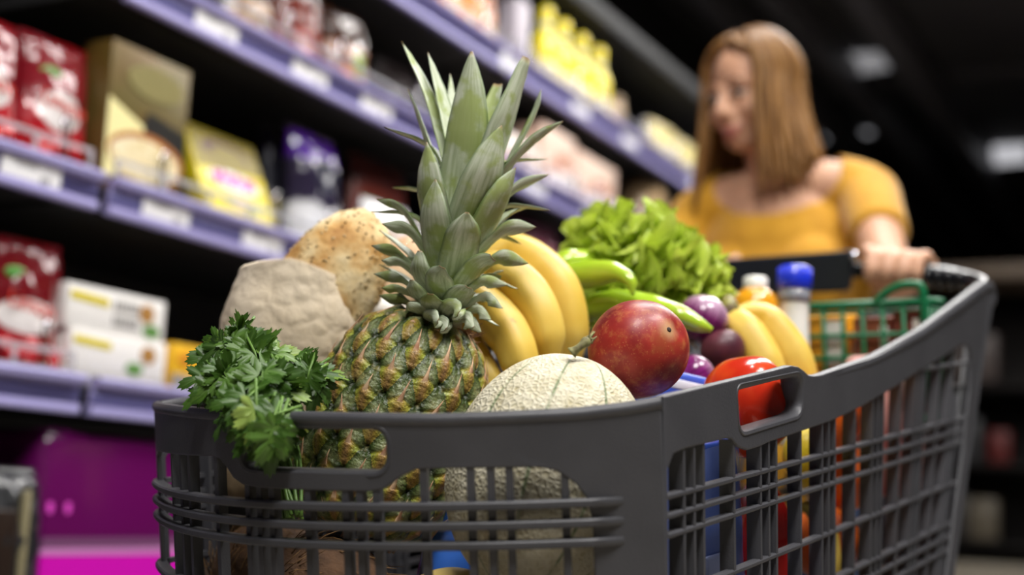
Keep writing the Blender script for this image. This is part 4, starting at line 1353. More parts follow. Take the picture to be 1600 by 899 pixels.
loaf = thing('bread_loaf', 'seeded golden bread loaf sticking out of the brown paper bag', 'bread', BC, brot)
part('crust', G().ell((0, 0, 0), (0.049, 0.036, 0.092), nu=64, nv=48, fn=loaff), M_loaf, loaf, world=False)
g = G(); rk = random.Random(8)
for i in range(170):
    z = rk.uniform(-0.1, 1); a = rk.uniform(0, 2 * pi); q = math.sqrt(1 - z * z) if abs(z) < 1 else 0
    d = V((q * math.cos(a), q * math.sin(a), z)); kk = loaff(d)
    p = V((d.x * 0.049, d.y * 0.036, d.z * 0.092)) * kk
    g.ell(p, (0.0011, 0.0011, 0.0022), frame(V((rk.uniform(-1, 1), rk.uniform(-1, 1), rk.uniform(-1, 1)))), 6, 4)
sd = part('seed_topping', g, mat('bread_seeds', '#8a6a3c', rough=0.6, color2='#e0cc9c', nscale=60), loaf, world=False)
sd['kind'] = 'stuff'

# ---- wrapped bread roll behind the pineapple
WC = P(612, 450, 1.43)
rax = (P(642, 380, 1.44) - WC).normalized()
roll = thing('wrapped_roll', 'golden bread roll in clear plastic film behind the pineapple crown', 'bread', WC, frame(rax, CR))
part('roll', G().ell((0, 0, 0), (0.028, 0.026, 0.062), nu=40, nv=28, fn=loaff), mat('roll_crust', '#d39a4c', rough=0.5, color2='#e9c890', nscale=30), roll, world=False)
part('film_wrapper', G().ell((0, 0, 0.002), (0.033, 0.030, 0.075), nu=56, nv=40, fn=lambda d: 1 + 0.05 * noise.noise(d * 5) + 0.03 * abs(noise.noise(d * 11))), mat('clear_film', '#f4f4f6', rough=0.08, alpha=0.22, spec=0.8), roll, world=False)
part('white_sticker', G().ell((0, 0, -0.026), (0.0335, 0.0305, 0.020), nu=40, nv=12), mat('white_sticker', '#f2efe8', rough=0.5), roll, world=False)

# ---- bottles at the back of the heap
t = thing('juice_bottle', 'orange juice bottle with white cap behind the small banana pair', 'bottle', P(1178, 600, 1.57))
r_ = t.matrix_basis.translation
zt = (P(1178, 430, 1.57) - r_).z
part('juice', G().lathe([(0.020, -0.06), (0.026, -0.055), (0.027, -0.02), (0.027, zt - 0.030), (0.023, zt - 0.020), (0.013, zt - 0.012)], 28), mat('orange_juice', '#e8a020', rough=0.15, coat=0.6, sss=0.1), t, world=False)
part('cap', G().lathe([(0.0135, zt - 0.014), (0.014, zt - 0.012), (0.014, zt - 0.001), (0.012, zt + 0.001)], 24), mat('white_cap', '#f0eee8', rough=0.3), t, world=False)
part('label', G().lathe([(0.0273, -0.03), (0.0276, -0.029), (0.0276, zt - 0.05), (0.0273, zt - 0.049)], 28), mat('pale_label', '#f3d9a0', rough=0.4), t, world=False)
t = thing('milk_bottle', 'white milk bottle with bright blue screw cap before the black handle board', 'bottle', P(1240, 600, 1.565))
r_ = t.matrix_basis.translation
z0, z1, z2 = (P(1236, 449, 1.565) - r_).z, (P(1235, 411, 1.565) - r_).z, (P(1238, 470, 1.565) - r_).z
sh = P(1235, 430, 1.565) - r_
part('milk', G().lathe([(0.016, -0.07), (0.019, -0.066), (0.019, -0.01), (0.0165, z2 - 0.02), (0.0165, z2 - 0.002), (0.017, z2)], 28), mat('milk', '#f1f1ea', rough=0.25, coat=0.3), t, world=False)
part('clear_neck', G().lathe([(0.0172, z2 - 0.001), (0.0178, z2 + 0.006), (0.0175, z0 + 0.001)], 28), mat('clear_neck', '#b9bccb', rough=0.1, trans=0.5), t, world=False)
g = G().lathe([(0.0185, z0), (0.0192, z0 + 0.003), (0.0188, z1 - 0.003), (0.016, z1)], 32)
for k in range(32):
    a = 2 * pi * k / 32
    g.box((0.019 * math.cos(a), 0.019 * math.sin(a), (z0 + z1) / 2), (0.0006, 0.0006, (z1 - z0) * 0.4))
part('screw_cap', g, mat('blue_cap', '#2038d8', rough=0.25, coat=0.3), t, world=False)

# ---- green hand basket at the back of the cart
M_grn = mat('green_basket_plastic', '#0b6a40', rough=0.4)
gb = thing('hand_basket', 'green plastic grid basket standing at the back of the cart', 'basket', L(-0.13, 0.74, -0.05), CR3)
bx0, bx1, by0, by1, bz0, bz1 = -0.24, -0.026, 0.705, 0.775, -0.06, 0.077


def bl(x, y, z): return L(x, y, z)


g = G()
for y in (by0, by1):
    for z, th in ((bz1 - 0.004, 0.0045), (bz1 - 0.013, 0.0015), (bz1 - 0.040, 0.003), (bz1 - 0.066, 0.003), (bz1 - 0.092, 0.0022), (bz0, 0.004)):
        g.tube([bl(bx0, y, z), bl(bx1, y, z)], th, 8)
    k = 9
    for i in range(k + 1):
        x = bx0 + (bx1 - bx0) * i / k
        g.tube([bl(x, y, bz1), bl(x, y, bz0)], 0.0027, 8)
for x in (bx0, bx1):
    for z, th in ((bz1 - 0.004, 0.0045), (bz1 - 0.013, 0.0015), (bz1 - 0.040, 0.003), (bz1 - 0.066, 0.003), (bz0, 0.004)):
        g.tube([bl(x, by0, z), bl(x, by1, z)], th, 8)
    for i in range(5):
        y = by0 + (by1 - by0) * i / 4
        g.tube([bl(x, y, bz1), bl(x, y, bz0)], 0.0027, 8)
g.join(plate([[(bx0, by0), (bx1, by0), (bx1, by1), (bx0, by1)]], 0.003).xf(CM @ Matrix.Translation((0, 0, bz0))))
part('grid_body', g, M_grn, gb)
pts = [bl(-0.082, by0, bz1 - 0.004), bl(-0.068, by0, bz1 + 0.008), bl(-0.052, by0, bz1 + 0.015), bl(-0.036, by0, bz1 + 0.0155), bl(-0.028, by0, bz1 + 0.012), bl(-0.026, by0, bz1 - 0.006), bl(-0.026, by0, bz1 - 0.03)]
part('raised_grip', G().tube(catmull(pts, 30), 0.0048, 10), M_grn, gb)
for (x0, x1, z0, z1, c, lab) in [(-0.225, -0.125, -0.054, -0.008, '#e59a1c', 'lower orange carton inside the green basket'), (-0.222, -0.122, -0.006, 0.062, '#eda524', 'upper orange carton inside the green basket'),
                                (-0.113, -0.070, -0.054, 0.058, '#8a4a34', 'brown red carton in the middle of the green basket'), (-0.066, -0.034, -0.054, 0.066, '#7c3a32', 'red packet at the right end of the green basket')]:
    h = ((x1 - x0) / 2, 0.025, (z1 - z0) / 2); c0 = L((x0 + x1) / 2, 0.738, (z0 + z1) / 2)
    tt_ = thing('carton', lab, 'carton', c0, CR3)
    part('box', G().box((0, 0, 0), h, bev=0.003), mat('carton_board', c, rough=0.4), tt_, world=False)
    part('end_label', G().box((h[0] * 0.72, -0.0252, 0), (h[0] * 0.22, 0.0008, h[2] * 0.8), bev=0.0004), mat('carton_label', '#e8e2da', rough=0.4), tt_, world=False)

# ---- things glimpsed through the slots
M_coco = mat('coconut_husk', '#5a3f28', rough=0.9, color2='#3c2818', nscale=40, bump=0.8, bscale=150)
M_fib = mat('coconut_fibre', '#8a6a42', rough=0.9, color2='#5d4327', nscale=70)
for i, (px, py, d, R, s) in enumerate([(-0.425, 0.056, -0.158, 0.049, 'hairy brown coconut at the front left corner low in the cart'), (-0.306, -0.008, -0.164, 0.055, 'hairy brown coconut under the pineapple low in the cart')]):
    c = L(px, py, d)
    t = thing('coconut', s, 'coconut', c, view_rot(tilt_right=0.5 + i, tilt_to_cam=0.5))
    part('husk', G().ell((0, 0, 0), (R, R, R * 1.08), nu=64, nv=40, fn=lambda d_: 1 + 0.02 * noise.noise(d_ * 9)), M_coco, t, world=False)
    g = G(); rr = random.Random(30 + i)
    for k in range(420):
        z = rr.uniform(-1, 1); a = rr.uniform(0, 2 * pi); q = math.sqrt(1 - z * z); dv = V((q * math.cos(a), q * math.sin(a), z))
        tv = (V((rr.uniform(-.4, .4), rr.uniform(-.4, .4), 1)) - dv * z).normalized()
        p0 = dv * R * 1.0; ln = rr.uniform(0.010, 0.026)
        g.tube([p0, p0 + tv * ln * 0.5 + dv * 0.0022, p0 + tv * ln + dv * rr.uniform(0.0, 0.005)], [0.0005, 0.0004, 0.0002], 4)
    f_ = part('fibres', g, M_fib, t, world=False); f_['kind'] = 'stuff'
t = thing('mango', 'pale yellow mango low down behind the front ribs below the melon', 'mango', P(690, 962, 1.05), view_rot(tilt_right=1.2))
part('skin', G().ell((0, 0, 0), (0.034, 0.032, 0.046), nu=40, nv=28, fn=lambda d: 1 + 0.03 * noise.noise(d * 1.6)), mat('pale_mango_skin', '#c9b06a', rough=0.45, color2='#b89a58', nscale=20), t, world=False)
part('stalk_scar', G().ell((0, 0, 0.0455), (0.004, 0.004, 0.002)), mat('pale_scar', '#6b5532', rough=0.7), t, world=False)
t = thing('potato', 'dusty brown potato behind the front left bars under the parsley', 'potato', L(-0.425, 0.045, -0.066), view_rot(tilt_right=0.8))
part('skin', G().ell((0, 0, 0), (0.024, 0.022, 0.030), nu=36, nv=24, fn=lambda d: 1 + 0.07 * noise.noise(d * 2)), mat('potato_skin', '#75634a', rough=0.8, color2='#5e4e38', nscale=50), t, world=False)
part('eye', G().ell((0.0, -0.0235, 0.004), (0.003, 0.0012, 0.002)), mat('potato_eye', '#5b482e', rough=0.9), t, world=False)
# blue bottle
M_blue = mat('blue_plastic', '#2f5aa8', rough=0.18, coat=0.3)
t = thing('water_bottle', 'blue plastic bottle lying low between coconut and melon', 'bottle', P(716, 802, 1.155), frame(V((0, 0, 1)) + CR * 0.15, CR))
part('body', G().lathe([(0.020, -0.10), (0.024, -0.097), (0.024, -0.03), (0.0225, -0.028), (0.024, -0.026), (0.024, 0.0), (0.021, 0.008), (0.012, 0.022)], 30), M_blue, t, world=False)
part('cap', G().lathe([(0.0125, 0.020), (0.013, 0.022), (0.013, 0.034), (0.011, 0.036)], 24), mat('pale_blue_cap', '#5f8fd0', rough=0.3), t, world=False)
# blue multipack along the right side
t = thing('blue_pack', 'crinkled blue film pack standing just inside the right front corner', 'pack', L(-0.062, 0.160, -0.20), CR3)
part('film', G().grid(lambda u, v: (lambda a, z: V((math.copysign(abs(math.cos(a)) ** 0.45, math.cos(a)) * 0.030, math.copysign(abs(math.sin(a)) ** 0.45, math.sin(a)) * 0.056, z)) * (1 + 0.05 * noise.noise(V((math.cos(a) * 2, math.sin(a) * 2, z * 30)))))(2 * pi * u, -0.145 + 0.30 * v), 72, 40, cu=True), mat('blue_film', '#4a63b4', rough=0.2, color2='#7488cc', nscale=14), t, world=False)
part('white_print', G().box((0.0285, -0.015, 0.02), (0.004, 0.018, 0.05), bev=0.002), mat('pale_print', '#9aa8d8', rough=0.3), t, world=False)
part('top_seal', G().box((0, 0, 0.152), (0.024, 0.050, 0.004), bev=0.002), mat('blue_seal', '#3550a0', rough=0.25), t, world=False)
# red pepper, lemon, oranges, pink pack
M_redp = mat('red_pepper_skin', '#8d1214', rough=0.16, coat=0.5, color2='#a81c18', nscale=14)
t = thing('red_pepper', 'long dark red pepper upright behind the side bars under the bananas', 'pepper', L(-0.055, 0.292, -0.170), CR3)
part('flesh', G().ell((0, 0, 0), (0.030, 0.034, 0.085), nu=60, nv=36, fn=lambda d: 1 + 0.05 * math.cos(4 * math.atan2(d.y, d.x)) * (1 - d.z ** 2)), M_redp, t, world=False)
part('stalk', G().tube([(0, 0, 0.080), (0.002, 0.002, 0.092), (0.006, 0.004, 0.104)], [0.008, 0.0045, 0.004], 10), M_pst, t, world=False)
t = thing('lemon', 'yellow lemon behind the side bars between red pepper and oranges', 'lemon', L(-0.040, 0.372, -0.075), CR3 @ Matrix.Rotation(0.5, 3, 'X'))
part('skin', G().ell((0, 0, 0), (0.024, 0.024, 0.030), nu=40, nv=28, fn=lambda d: 1 + 0.10 * abs(d.z) ** 10), mat('lemon_skin', '#d9c02a', rough=0.4, bump=0.3, bscale=260), t, world=False)
part('stem_end', G().ell((0, 0, 0.0325), (0.003, 0.003, 0.0015)), mat('lemon_stem', '#8a8a35', rough=0.7), t, world=False)
bb = L(-0.05, 0.40, -0.115)
t = thing('banana', 'single yellow banana standing behind the side bars below the lemon', 'banana', bb)
part('skin', banana([L(-0.045, 0.385, -0.125), L(-0.045, 0.412, -0.145), L(-0.045, 0.417, -0.18), L(-0.045, 0.40, -0.215), L(-0.045, 0.375, -0.24)], 0.014, EX), M_ban, t)
part('stalk', G().tube([L(-0.045, 0.387, -0.128), L(-0.045, 0.372, -0.119)], [0.006, 0.005], 10), bpy.data.materials['banana_stem'], t)
M_or = mat('orange_skin', '#e0701a', rough=0.38, color2='#d65c12', nscale=12, bump=0.35, bscale=300)
for k, (y, z, x, s) in enumerate([(0.455, -0.045, -0.058, 'orange highest behind the side bars, nearest the front'), (0.53, -0.030, -0.057, 'orange at the same height but one place further back'), (0.50, -0.105, -0.058, 'orange just beneath the two upper oranges'), (0.455, -0.165, -0.060, 'lowest orange seen through the side bars')]):
    t = thing('orange', s, 'orange', L(x, y, z), view_rot(tilt_right=k * 0.7), 'oranges inside the cart')
    part('skin', G().ell((0, 0, 0), (0.036, 0.036, 0.034), nu=40, nv=28), M_or, t, world=False)
    part('stem_button', G().ell((0, 0, 0.0338), (0.004, 0.004, 0.0015)), bpy.data.materials['lemon_stem'], t, world=False)
t = thing('pink_pack', 'pinkish red packet behind the rearmost side bars', 'packet', L(-0.05, 0.625, -0.06), CR3)
part('wrapper', G().box((0, 0, 0), (0.03, 0.045, 0.075), bev=0.01), mat('pink_wrap', '#b5605c', rough=0.4, color2='#d8a8a0', nscale=30), t, world=False)
part('label', G().box((0.0305, 0, 0.02), (0.0008, 0.03, 0.03), bev=0.0005), mat('pink_label', '#e8d0c4', rough=0.4), t, world=False)

# ------------------------------------------------------------------ goods on the shelves
def bag_mat(name, lowc, midc, topc, lo=0.30, hi=0.72, lab=None, rough=0.2):
    """printed film: colour bands up the bag plus an oval label"""
    m = mat(name, lowc, rough=rough, coat=0.5)
    nt, b = nodes(m)
    u, v = attr_n(nt, 'u'), attr_n(nt, 'v')
    wv = math_n(nt, 'ADD', v, math_n(nt, 'MULTIPLY', math_n(nt, 'SUBTRACT', noise_n(nt, 14, 3), 0.5), 0.22))
    c = ramp_n(nt, wv, [(0.0, lowc), (lo, lowc), (lo + 0.03, midc), (hi, midc), (hi + 0.03, topc), (1.0, topc)])
    if lab:
        col, cu, cv, ru, rv = lab
        d = math_n(nt, 'ADD', math_n(nt, 'POWER', math_n(nt, 'DIVIDE', math_n(nt, 'SUBTRACT', u, cu), ru), 2), math_n(nt, 'POWER', math_n(nt, 'DIVIDE', math_n(nt, 'SUBTRACT', v, cv), rv), 2))
        c = mix_n(nt, ramp_n(nt, d, [(0.8, (1, 1, 1, 1)), (1.05, (0, 0, 0, 1))]), c, col)
    nt.links.new(c, b.inputs['Base Color'])
    return m


def pillow(w_, h, d, seed, crimp=0.05, puff=0.5):
    """sealed film bag: local X = out to the aisle, Y = width, Z = height, foot at z=0"""
    g = G()
    for sg in (1, -1):
        def fn(u, v, sg=sg):
            y = (u - 0.5) * w_; z = v * h
            e = max(0.0, 1 - abs(2 * u - 1) ** 3.0) ** puff * max(0.0, 1 - abs((v - 0.47) / 0.53) ** 3.5) ** puff
            if v < crimp or v > 1 - crimp: e *= 0.0
            nz = noise.noise(V((u * 5 + seed, v * 6, sg * 3))) * 0.5 + noise.noise(V((u * 13 + seed, v * 15, sg * 5))) * 0.25
            x = sg * (d / 2 * e * (1 + 0.35 * nz) + 0.0012) + 0.006 * noise.noise(V((seed, v * 3, u * 2)))
            y *= 1 - 0.05 * e + 0.02 * noise.noise(V((seed + 4, v * 4, u * 3)))
            return V((x, y, z)), {'u': u, 'v': v}
        g.grid(fn, 36, 40, at=True)
    return g


def shelf_bag(name, label, cat, px, lv, wd, ytop, m, dep=0.05, back=0.06, lean_=0.06, group=None, seed=1.0, extra=None):
    z0 = LEV[lv] - 0.012
    X = XF - max(back, dep * 0.68 + 0.02); Yc = SY(px, X, z0 + 0.1)
    h = SZ(ytop, X, Yc) - z0
    h = min(h, {'A': 2.0, 'B': LEV['A'], 'C': LEV['B'], 'D': LEV['C'], 'E': LEV['D']}[lv] - 0.07 - z0)
    rot = Matrix.Rotation(-lean_, 3, 'Y') @ Matrix.Rotation(0.06 * math.sin(seed * 5), 3, 'Z')
    t = thing(name, label, cat, (X, Yc, z0), rot, group)
    part('film_bag', pillow(wd, h, dep, seed), m, t, world=False)
    for v in (0.0, h - 0.012):
        g = G().box((0, 0, v + 0.006), (0.0014, wd / 2 * 0.985, 0.006))
        for k in range(3): g.box((0, 0, v + 0.0025 + 0.0036 * k), (0.0022, wd / 2 * 0.985, 0.0011))
        part('seal', g, m, t, world=False)
    if extra: extra(t, wd, h, dep)
    return t


M_white = mat('white_print', '#f3f1ee', rough=0.35)


def candy_print(t, wd, h, dep):
    g = text_geo('Limon', 0.034, 0.0006)
    part('brand_lettering', g.xf(Matrix.Translation((dep / 2 * 1.08 + 0.004, 0.0, h * 0.50)) @ Matrix(((0, 0, 1, 0), (1, 0, 0, 0), (0, 1, 0, 0), (0, 0, 0, 1))) @ Matrix.Rotation(-0.15, 4, 'Z')), mat('red_ink', '#c8321e', rough=0.4), t, world=False, smooth=False)
    part('leaf_print', G().ell((dep / 2 * 0.86, -wd * 0.15, h * 0.72), (0.004, 0.022, 0.010)), mat('green_ink', '#4c8a35', rough=0.4), t, world=False)
    g = G(); rr = random.Random(int(wd * 1e4))
    for k in range(9):
        g.ell((dep / 2 * 0.95, rr.uniform(-wd * .36, wd * .36), h * rr.uniform(0.10, 0.24)), (0.009, 0.014, 0.012), nu=14, nv=8)
    part('candies', g, mat('red_candy', '#c01622', rough=0.12, coat=0.6), t, world=False)


m_red = bag_mat('red_candy_film', '#a8121d', '#a83038', '#7d1420', 0.32, 0.46, ('#e2dcda', 0.48, 0.45, 0.36, 0.15))
shelf_bag('candy_bag', 'shiny red candy bag cut by the left edge on the middle shelf', 'candy bag', -32, 'C', 0.13, 20, m_red, 0.05, 0.055, group='red candy bags', seed=1.3, extra=candy_print)
shelf_bag('candy_bag', 'shiny red candy bag with white panel beside the gold box on middle shelf', 'candy bag', 82, 'C', 0.132, 62, m_red, 0.05, 0.07, group='red candy bags', seed=2.1, extra=candy_print)
shelf_bag('candy_bag', 'shiny red candy bag beside the white cartons on the fourth shelf', 'candy bag', 30, 'D', 0.145, 372, bag_mat('red_candy_film_dark', '#8f121c', '#8a2a30', '#641018', 0.30, 0.48, ('#e0dad8', 0.5, 0.42, 0.42, 0.13)), 0.055, 0.06, group='red candy bags', seed=3.4, extra=candy_print)


def carton(name, label, cat, y0, y1, X, z0, h, dep, m, lean_=0.0, group=None, spin=0.0):
    yc = (y0 + y1) / 2; wd = abs(y1 - y0)
    t = thing(name, label, cat, (X, yc, z0), Matrix.Rotation(spin, 3, 'Z') @ Matrix.Rotation(-lean_, 3, 'Y'), group)
    part('carton', G().box((-dep / 2, 0, h / 2), (dep / 2, wd / 2, h / 2), bev=0.002), m, t, world=False)
    return t, wd, h


def front_plate(t, name, poly, m, x=0.0008):
    """printed area on the face turned to the aisle; poly in (y,z)"""
    g = plate([poly], 0.0012)
    g.v = [V((x + p.z, p.x, p.y)) for p in g.v]
    return part(name, g, m, t, world=False, smooth=False)


def oval(cy, cz, ry_, rz, n=28, wob=0.0):
    return [(cy + ry_ * math.cos(2 * pi * k / n) * (1 + wob * math.sin(3 * 2 * pi * k / n)), cz + rz * math.sin(2 * pi * k / n)) for k in range(n)]


ZC = LEV['C'] - 0.012
M_gold = mat('gold_card', '#635628', rough=0.4, metal=0.15, color2='#67491c', nscale=9)
M_golds = mat('gold_card_edge', '#8f8148', rough=0.45)
M_crumb = mat('bread_crumb', '#eadfbe', rough=0.7, color2='#d9c490', nscale=60)
M_crust = mat('bread_print_crust', '#a8662a', rough=0.6)
M_dark = mat('dark_pan_print', '#1c1a17', rough=0.4)
M_cream = mat('cream_print', '#ece2a4', rough=0.4)
M_yel = mat('bright_yellow_print', '#d2bd10', rough=0.35, color2='#dccb22', nscale=10)
t, wd, h = carton('bread_box', 'tall gold box with bread slice picture on the middle shelf', 'box', 1.533, 1.714, XF - 0.026, ZC, 0.238, 0.062, M_gold)
front_plate(t, 'pale_print', [(-wd / 2, 0.02), (wd * -0.02, 0.02), (wd * -0.06, 0.115), (-wd / 2, 0.145)], M_cream)
front_plate(t, 'pan_print', [(-0.012, 0.120), (0.0, 0.142), (wd / 2 - 0.002, 0.125), (wd / 2 - 0.002, 0.055), (0.01, 0.07)], M_dark, 0.0012)
front_plate(t, 'crust_print', oval(0.0, 0.062, wd * 0.47, 0.044, wob=0.05), M_crust, 0.0020)
front_plate(t, 'crumb_print', oval(-0.003, 0.058, wd * 0.43, 0.037, wob=0.05), M_crumb, 0.0028)
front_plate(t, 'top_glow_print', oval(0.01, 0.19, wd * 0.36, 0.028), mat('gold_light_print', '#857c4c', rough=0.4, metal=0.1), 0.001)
t, wd, h = carton('bread_box', 'second gold box further back between red candy bag and bread slice box', 'box', 1.44, 1.60, XF - 0.125, ZC, 0.225, 0.06, M_golds)
front_plate(t, 'crust_print', oval(0.0, 0.05, wd * 0.40, 0.035), M_crust, 0.0012)
front_plate(t, 'orange_print', oval(0.03, 0.17, wd * 0.14, 0.016), mat('orange_print', '#b8642a', rough=0.4), 0.0012)
# tilted yellow box
y0, y1 = SY(306, XF - 0.06, ZC + 0.05), SY(436, XF - 0.03, ZC + 0.05)
hh = SZ(186, XF - 0.10, y0) - ZC
t, wd, h = carton('snack_box', 'bright yellow box tilted back beside the gold bread box', 'box', y0, y1, XF - 0.028, ZC + 0.016, hh * 0.99, 0.035, M_yel, lean_=0.42)
M_mag = mat('magenta_print', '#b81e98', rough=0.35)
M_olive = mat('olive_print', '#857518', rough=0.4)
front_plate(t, 'dark_print', [(-wd / 2 + .004, h * 0.52), (wd / 2 - .004, h * 0.62), (wd / 2 - .004, h - .004), (-wd / 2 + .004, h - .004)], M_olive)
front_plate(t, 'swirl_print', oval(0, h * 0.78, wd * 0.34, h * 0.12), mat('plum_print', '#5c3c3a', rough=0.4), 0.0014)
front_plate(t, 'swirl_inner_print', oval(0.005, h * 0.75, wd * 0.26, h * 0.085), M_olive, 0.0020)
for k in range(6):
    a = -wd * 0.26 + wd * 0.52 * k / 5
    front_plate(t, 'magenta_mark', oval(a, h * 0.44 + 0.004 * (k % 2), wd * 0.05, h * 0.075, 14), M_mag, 0.0026)
front_plate(t, 'white_print', oval(0, h * 0.44, wd * 0.36, h * 0.11), M_white, 0.0018)
front_plate(t, 'fruit_print', oval(0.01, h * 0.2, wd * 0.28, h * 0.09), mat('fruit_print', '#d7b7a0', rough=0.4, color2='#8fae5c', nscale=40), 0.0014)
# purple and other bags of the middle shelf
shelf_bag('snack_bag', 'purple bag with silver lower half right of the yellow box', 'snack bag', 492, 'C', 0.155, 205, bag_mat('purple_film', '#d8d8dc', '#2a2438', '#4a1a8a', 0.36, 0.70, ('#2c2c3c', 0.55, 0.62, 0.32, 0.16), 0.12), 0.07, 0.06, 0.10, seed=4.4)
shelf_bag('snack_bag', 'dark navy bag in shade between yellow box and purple bag', 'snack bag', 424, 'C', 0.07, 198, bag_mat('navy_film', '#2c2c34', '#20202c', '#1d1a30', rough=0.3), 0.05, 0.14, seed=5.2)
shelf_bag('snack_bag', 'dull red brown bag behind the bread loaf on the middle shelf', 'snack bag', 590, 'C', 0.20, 250, bag_mat('rust_film', '#6a2a24', '#7d3a30', '#52231e', rough=0.35), 0.06, 0.12, seed=6.1)
shelf_bag('snack_bag', 'white bag just above the bread loaf left of the pineapple crown', 'snack bag', 602, 'C', 0.155, 318, bag_mat('white_film', '#8fb59c', '#efe9ec', '#f2eef2', 0.25, 0.8, ('#e3cdbf', 0.5, 0.5, 0.3, 0.18)), 0.07, 0.045, seed=7.3)
shelf_bag('snack_bag', 'maroon bag behind the bananas right of the pineapple crown', 'snack bag', 838, 'C', 0.22, 306, bag_mat('maroon_film', '#5b2a38', '#74384a', '#4a2430', rough=0.3, lab=('#cdb9c9', 0.7, 0.42, 0.22, 0.12)), 0.07, 0.06, seed=8.6)
shelf_bag('snack_bag', 'pale green and white bag just above the bananas behind the crown', 'snack bag', 782, 'C', 0.20, 345, bag_mat('green_white_film', '#c9d6c4', '#7fa58a', '#c8d8cc', 0.25, 0.62), 0.06, 0.05, seed=9.1)
# shelf B
B = 'B'
shelf_bag('snack_bag', 'beige brown bag leftmost in view on the second shelf from top', 'snack bag', 388, B, 0.14, -40, bag_mat('beige_film', '#b79a6c', '#8c6a48', '#5c3a2c', 0.3, 0.6), 0.06, 0.06, seed=10.4)
shelf_bag('snack_bag', 'glossy red brown bag with sparkling highlights on the second shelf', 'snack bag', 462, B, 0.13, -30, bag_mat('redbrown_film', '#8a3f38', '#6d2c24', '#4c2018', 0.4, 0.7, ('#c88a84', 0.4, 0.30, 0.2, 0.12), rough=0.12), 0.075, 0.05, seed=11.8)
shelf_bag('snack_bag', 'brown bag with orange and green print next to the sparkling bag', 'snack bag', 535, B, 0.13, 20, bag_mat('orange_film', '#c67030', '#7a4526', '#3c241a', 0.28, 0.55, ('#7d9a3c', 0.62, 0.36, 0.14, 0.16), rough=0.15), 0.07, 0.055, seed=12.2)
shelf_bag('snack_bag', 'dark brown bag on the second shelf just left of the crown tips', 'snack bag', 618, B, 0.15, 96, bag_mat('umber_film', '#3a2a28', '#2c2020', '#241a1a', rough=0.25), 0.05, 0.12, seed=13.5)
bpy.data.materials['umber_film'].node_tree.nodes['Principled BSDF'].inputs['Coat Weight'].default_value = 0.0
bpy.data.materials['umber_film'].node_tree.nodes['Principled BSDF'].inputs['Roughness'].default_value = 0.6
ZB = LEV[B] - 0.012
M_pinkc = mat('pinkish_card', '#e2c9b8', rough=0.45, color2='#d9b5a2', nscale=12)
M_salmon = mat('salmon_print', '#c9907a', rough=0.45)
for k, (pa, pb, ytop, s) in enumerate([(778, 842, 196, 'white carton with tan print just right of the pineapple crown'), (846, 898, 190, 'pinkish carton left of its twin on the second shelf'), (900, 962, 232, 'pinkish carton right of its twin beside the round tin')]):
    X = XF - 0.03
    ya, yb = SY(pa, X, ZB + 0.08), SY(pb, X, ZB + 0.08)
    hB = SZ(ytop, X, ya) - ZB
    t, wd, h = carton('carton', s, 'carton', ya + 0.004, yb - 0.004, X, ZB, hB, 0.10, M_pinkc if k else mat('white_card', '#eadfd6', rough=0.4))
    front_plate(t, 'pale_print', [(-wd * .46, 0.01), (wd * .46, 0.01), (wd * .46, h * .42), (-wd * .46, h * .50)], mat('pale_card_print', '#efe6e2', rough=0.45))
    front_plate(t, 'salmon_print', oval(wd * 0.12, h * 0.55, wd * 0.22, h * 0.14), M_salmon, 0.0014)
    front_plate(t, 'corner_print', oval(-wd * 0.25, h * 0.38, wd * 0.14, h * 0.10), M_salmon, 0.0014)
X = XF - 0.045; Yt = SY(1003, X, ZB + 0.08); rt = 0.082
zt_ = SZ(262, X, Yt)
X = XF - 0.024 - rt * 1.05; Yt = SY(998, X, ZB + 0.08); zt_ = min(SZ(262, X, Yt), 1.732)
t = thing('round_tin', 'round brown tin with bright glints behind the top of the lettuce', 'tin', (X, Yt, ZB))
part('tin', G().lathe([(rt * .9, 0.0), (rt, 0.004), (rt * 1.02, (zt_ - ZB) * 0.55), (rt * 0.97, (zt_ - ZB) * 0.8), (rt * 0.80, (zt_ - ZB) * 0.93), (rt * 0.5, (zt_ - ZB) * 0.985), (rt * 0.2, (zt_ - ZB) * 1.0)], 36), mat('brown_tin', '#b59a76', rough=0.2, coat=0.4, color2='#9a7f5c', nscale=12), t, world=False)
part('silver_disc', G().lathe([(rt * 1.03, (zt_ - ZB) * 0.10), (rt * 1.045, (zt_ - ZB) * 0.12), (rt * 1.045, (zt_ - ZB) * 0.42), (rt * 1.03, (zt_ - ZB) * 0.44)], 36), mat('grey_label', '#b8aea2', rough=0.3), t, world=False)
part('lid_knob', G().ell((0, 0, (zt_ - ZB) * 1.0), (rt * .25, rt * .25, (zt_ - ZB) * 0.03)), M_chrome, t, world=False)
# top shelf
A = 'A'; ZA = LEV[A] - 0.012
for k, (px, wd_, c, s) in enumerate([(698, 0.085, '#e0a860', 'pale orange packet leftmost on the top shelf'), (727, 0.085, '#dc8a22', 'orange packet second from left on the top shelf'), (755, 0.085, '#e8a83c', 'orange packet beside the dark gap on the top shelf')]):
    shelf_bag('snack_bag', s, 'snack bag', px, A, wd_, -70, bag_mat('orange_packet_%s' % 'abc'[k], c, '#d9822a', '#a85a1c', 0.35, 0.6, ('#f0d8a8', 0.5, 0.25, 0.3, 0.15)), 0.05, 0.05, seed=14.1 + k)
Yg = SY(812, XF - 0.06, ZA + 0.1)
t = thing('slim_carton', 'slim grey white carton left of the yellow bottles', 'carton', (XF - 0.05, Yg, ZA))
part('carton', G().box((-0.03, 0, 0.10), (0.03, 0.035, 0.10), bev=0.003), mat('grey_white_card', '#b3aab4', rough=0.4), t, world=False)
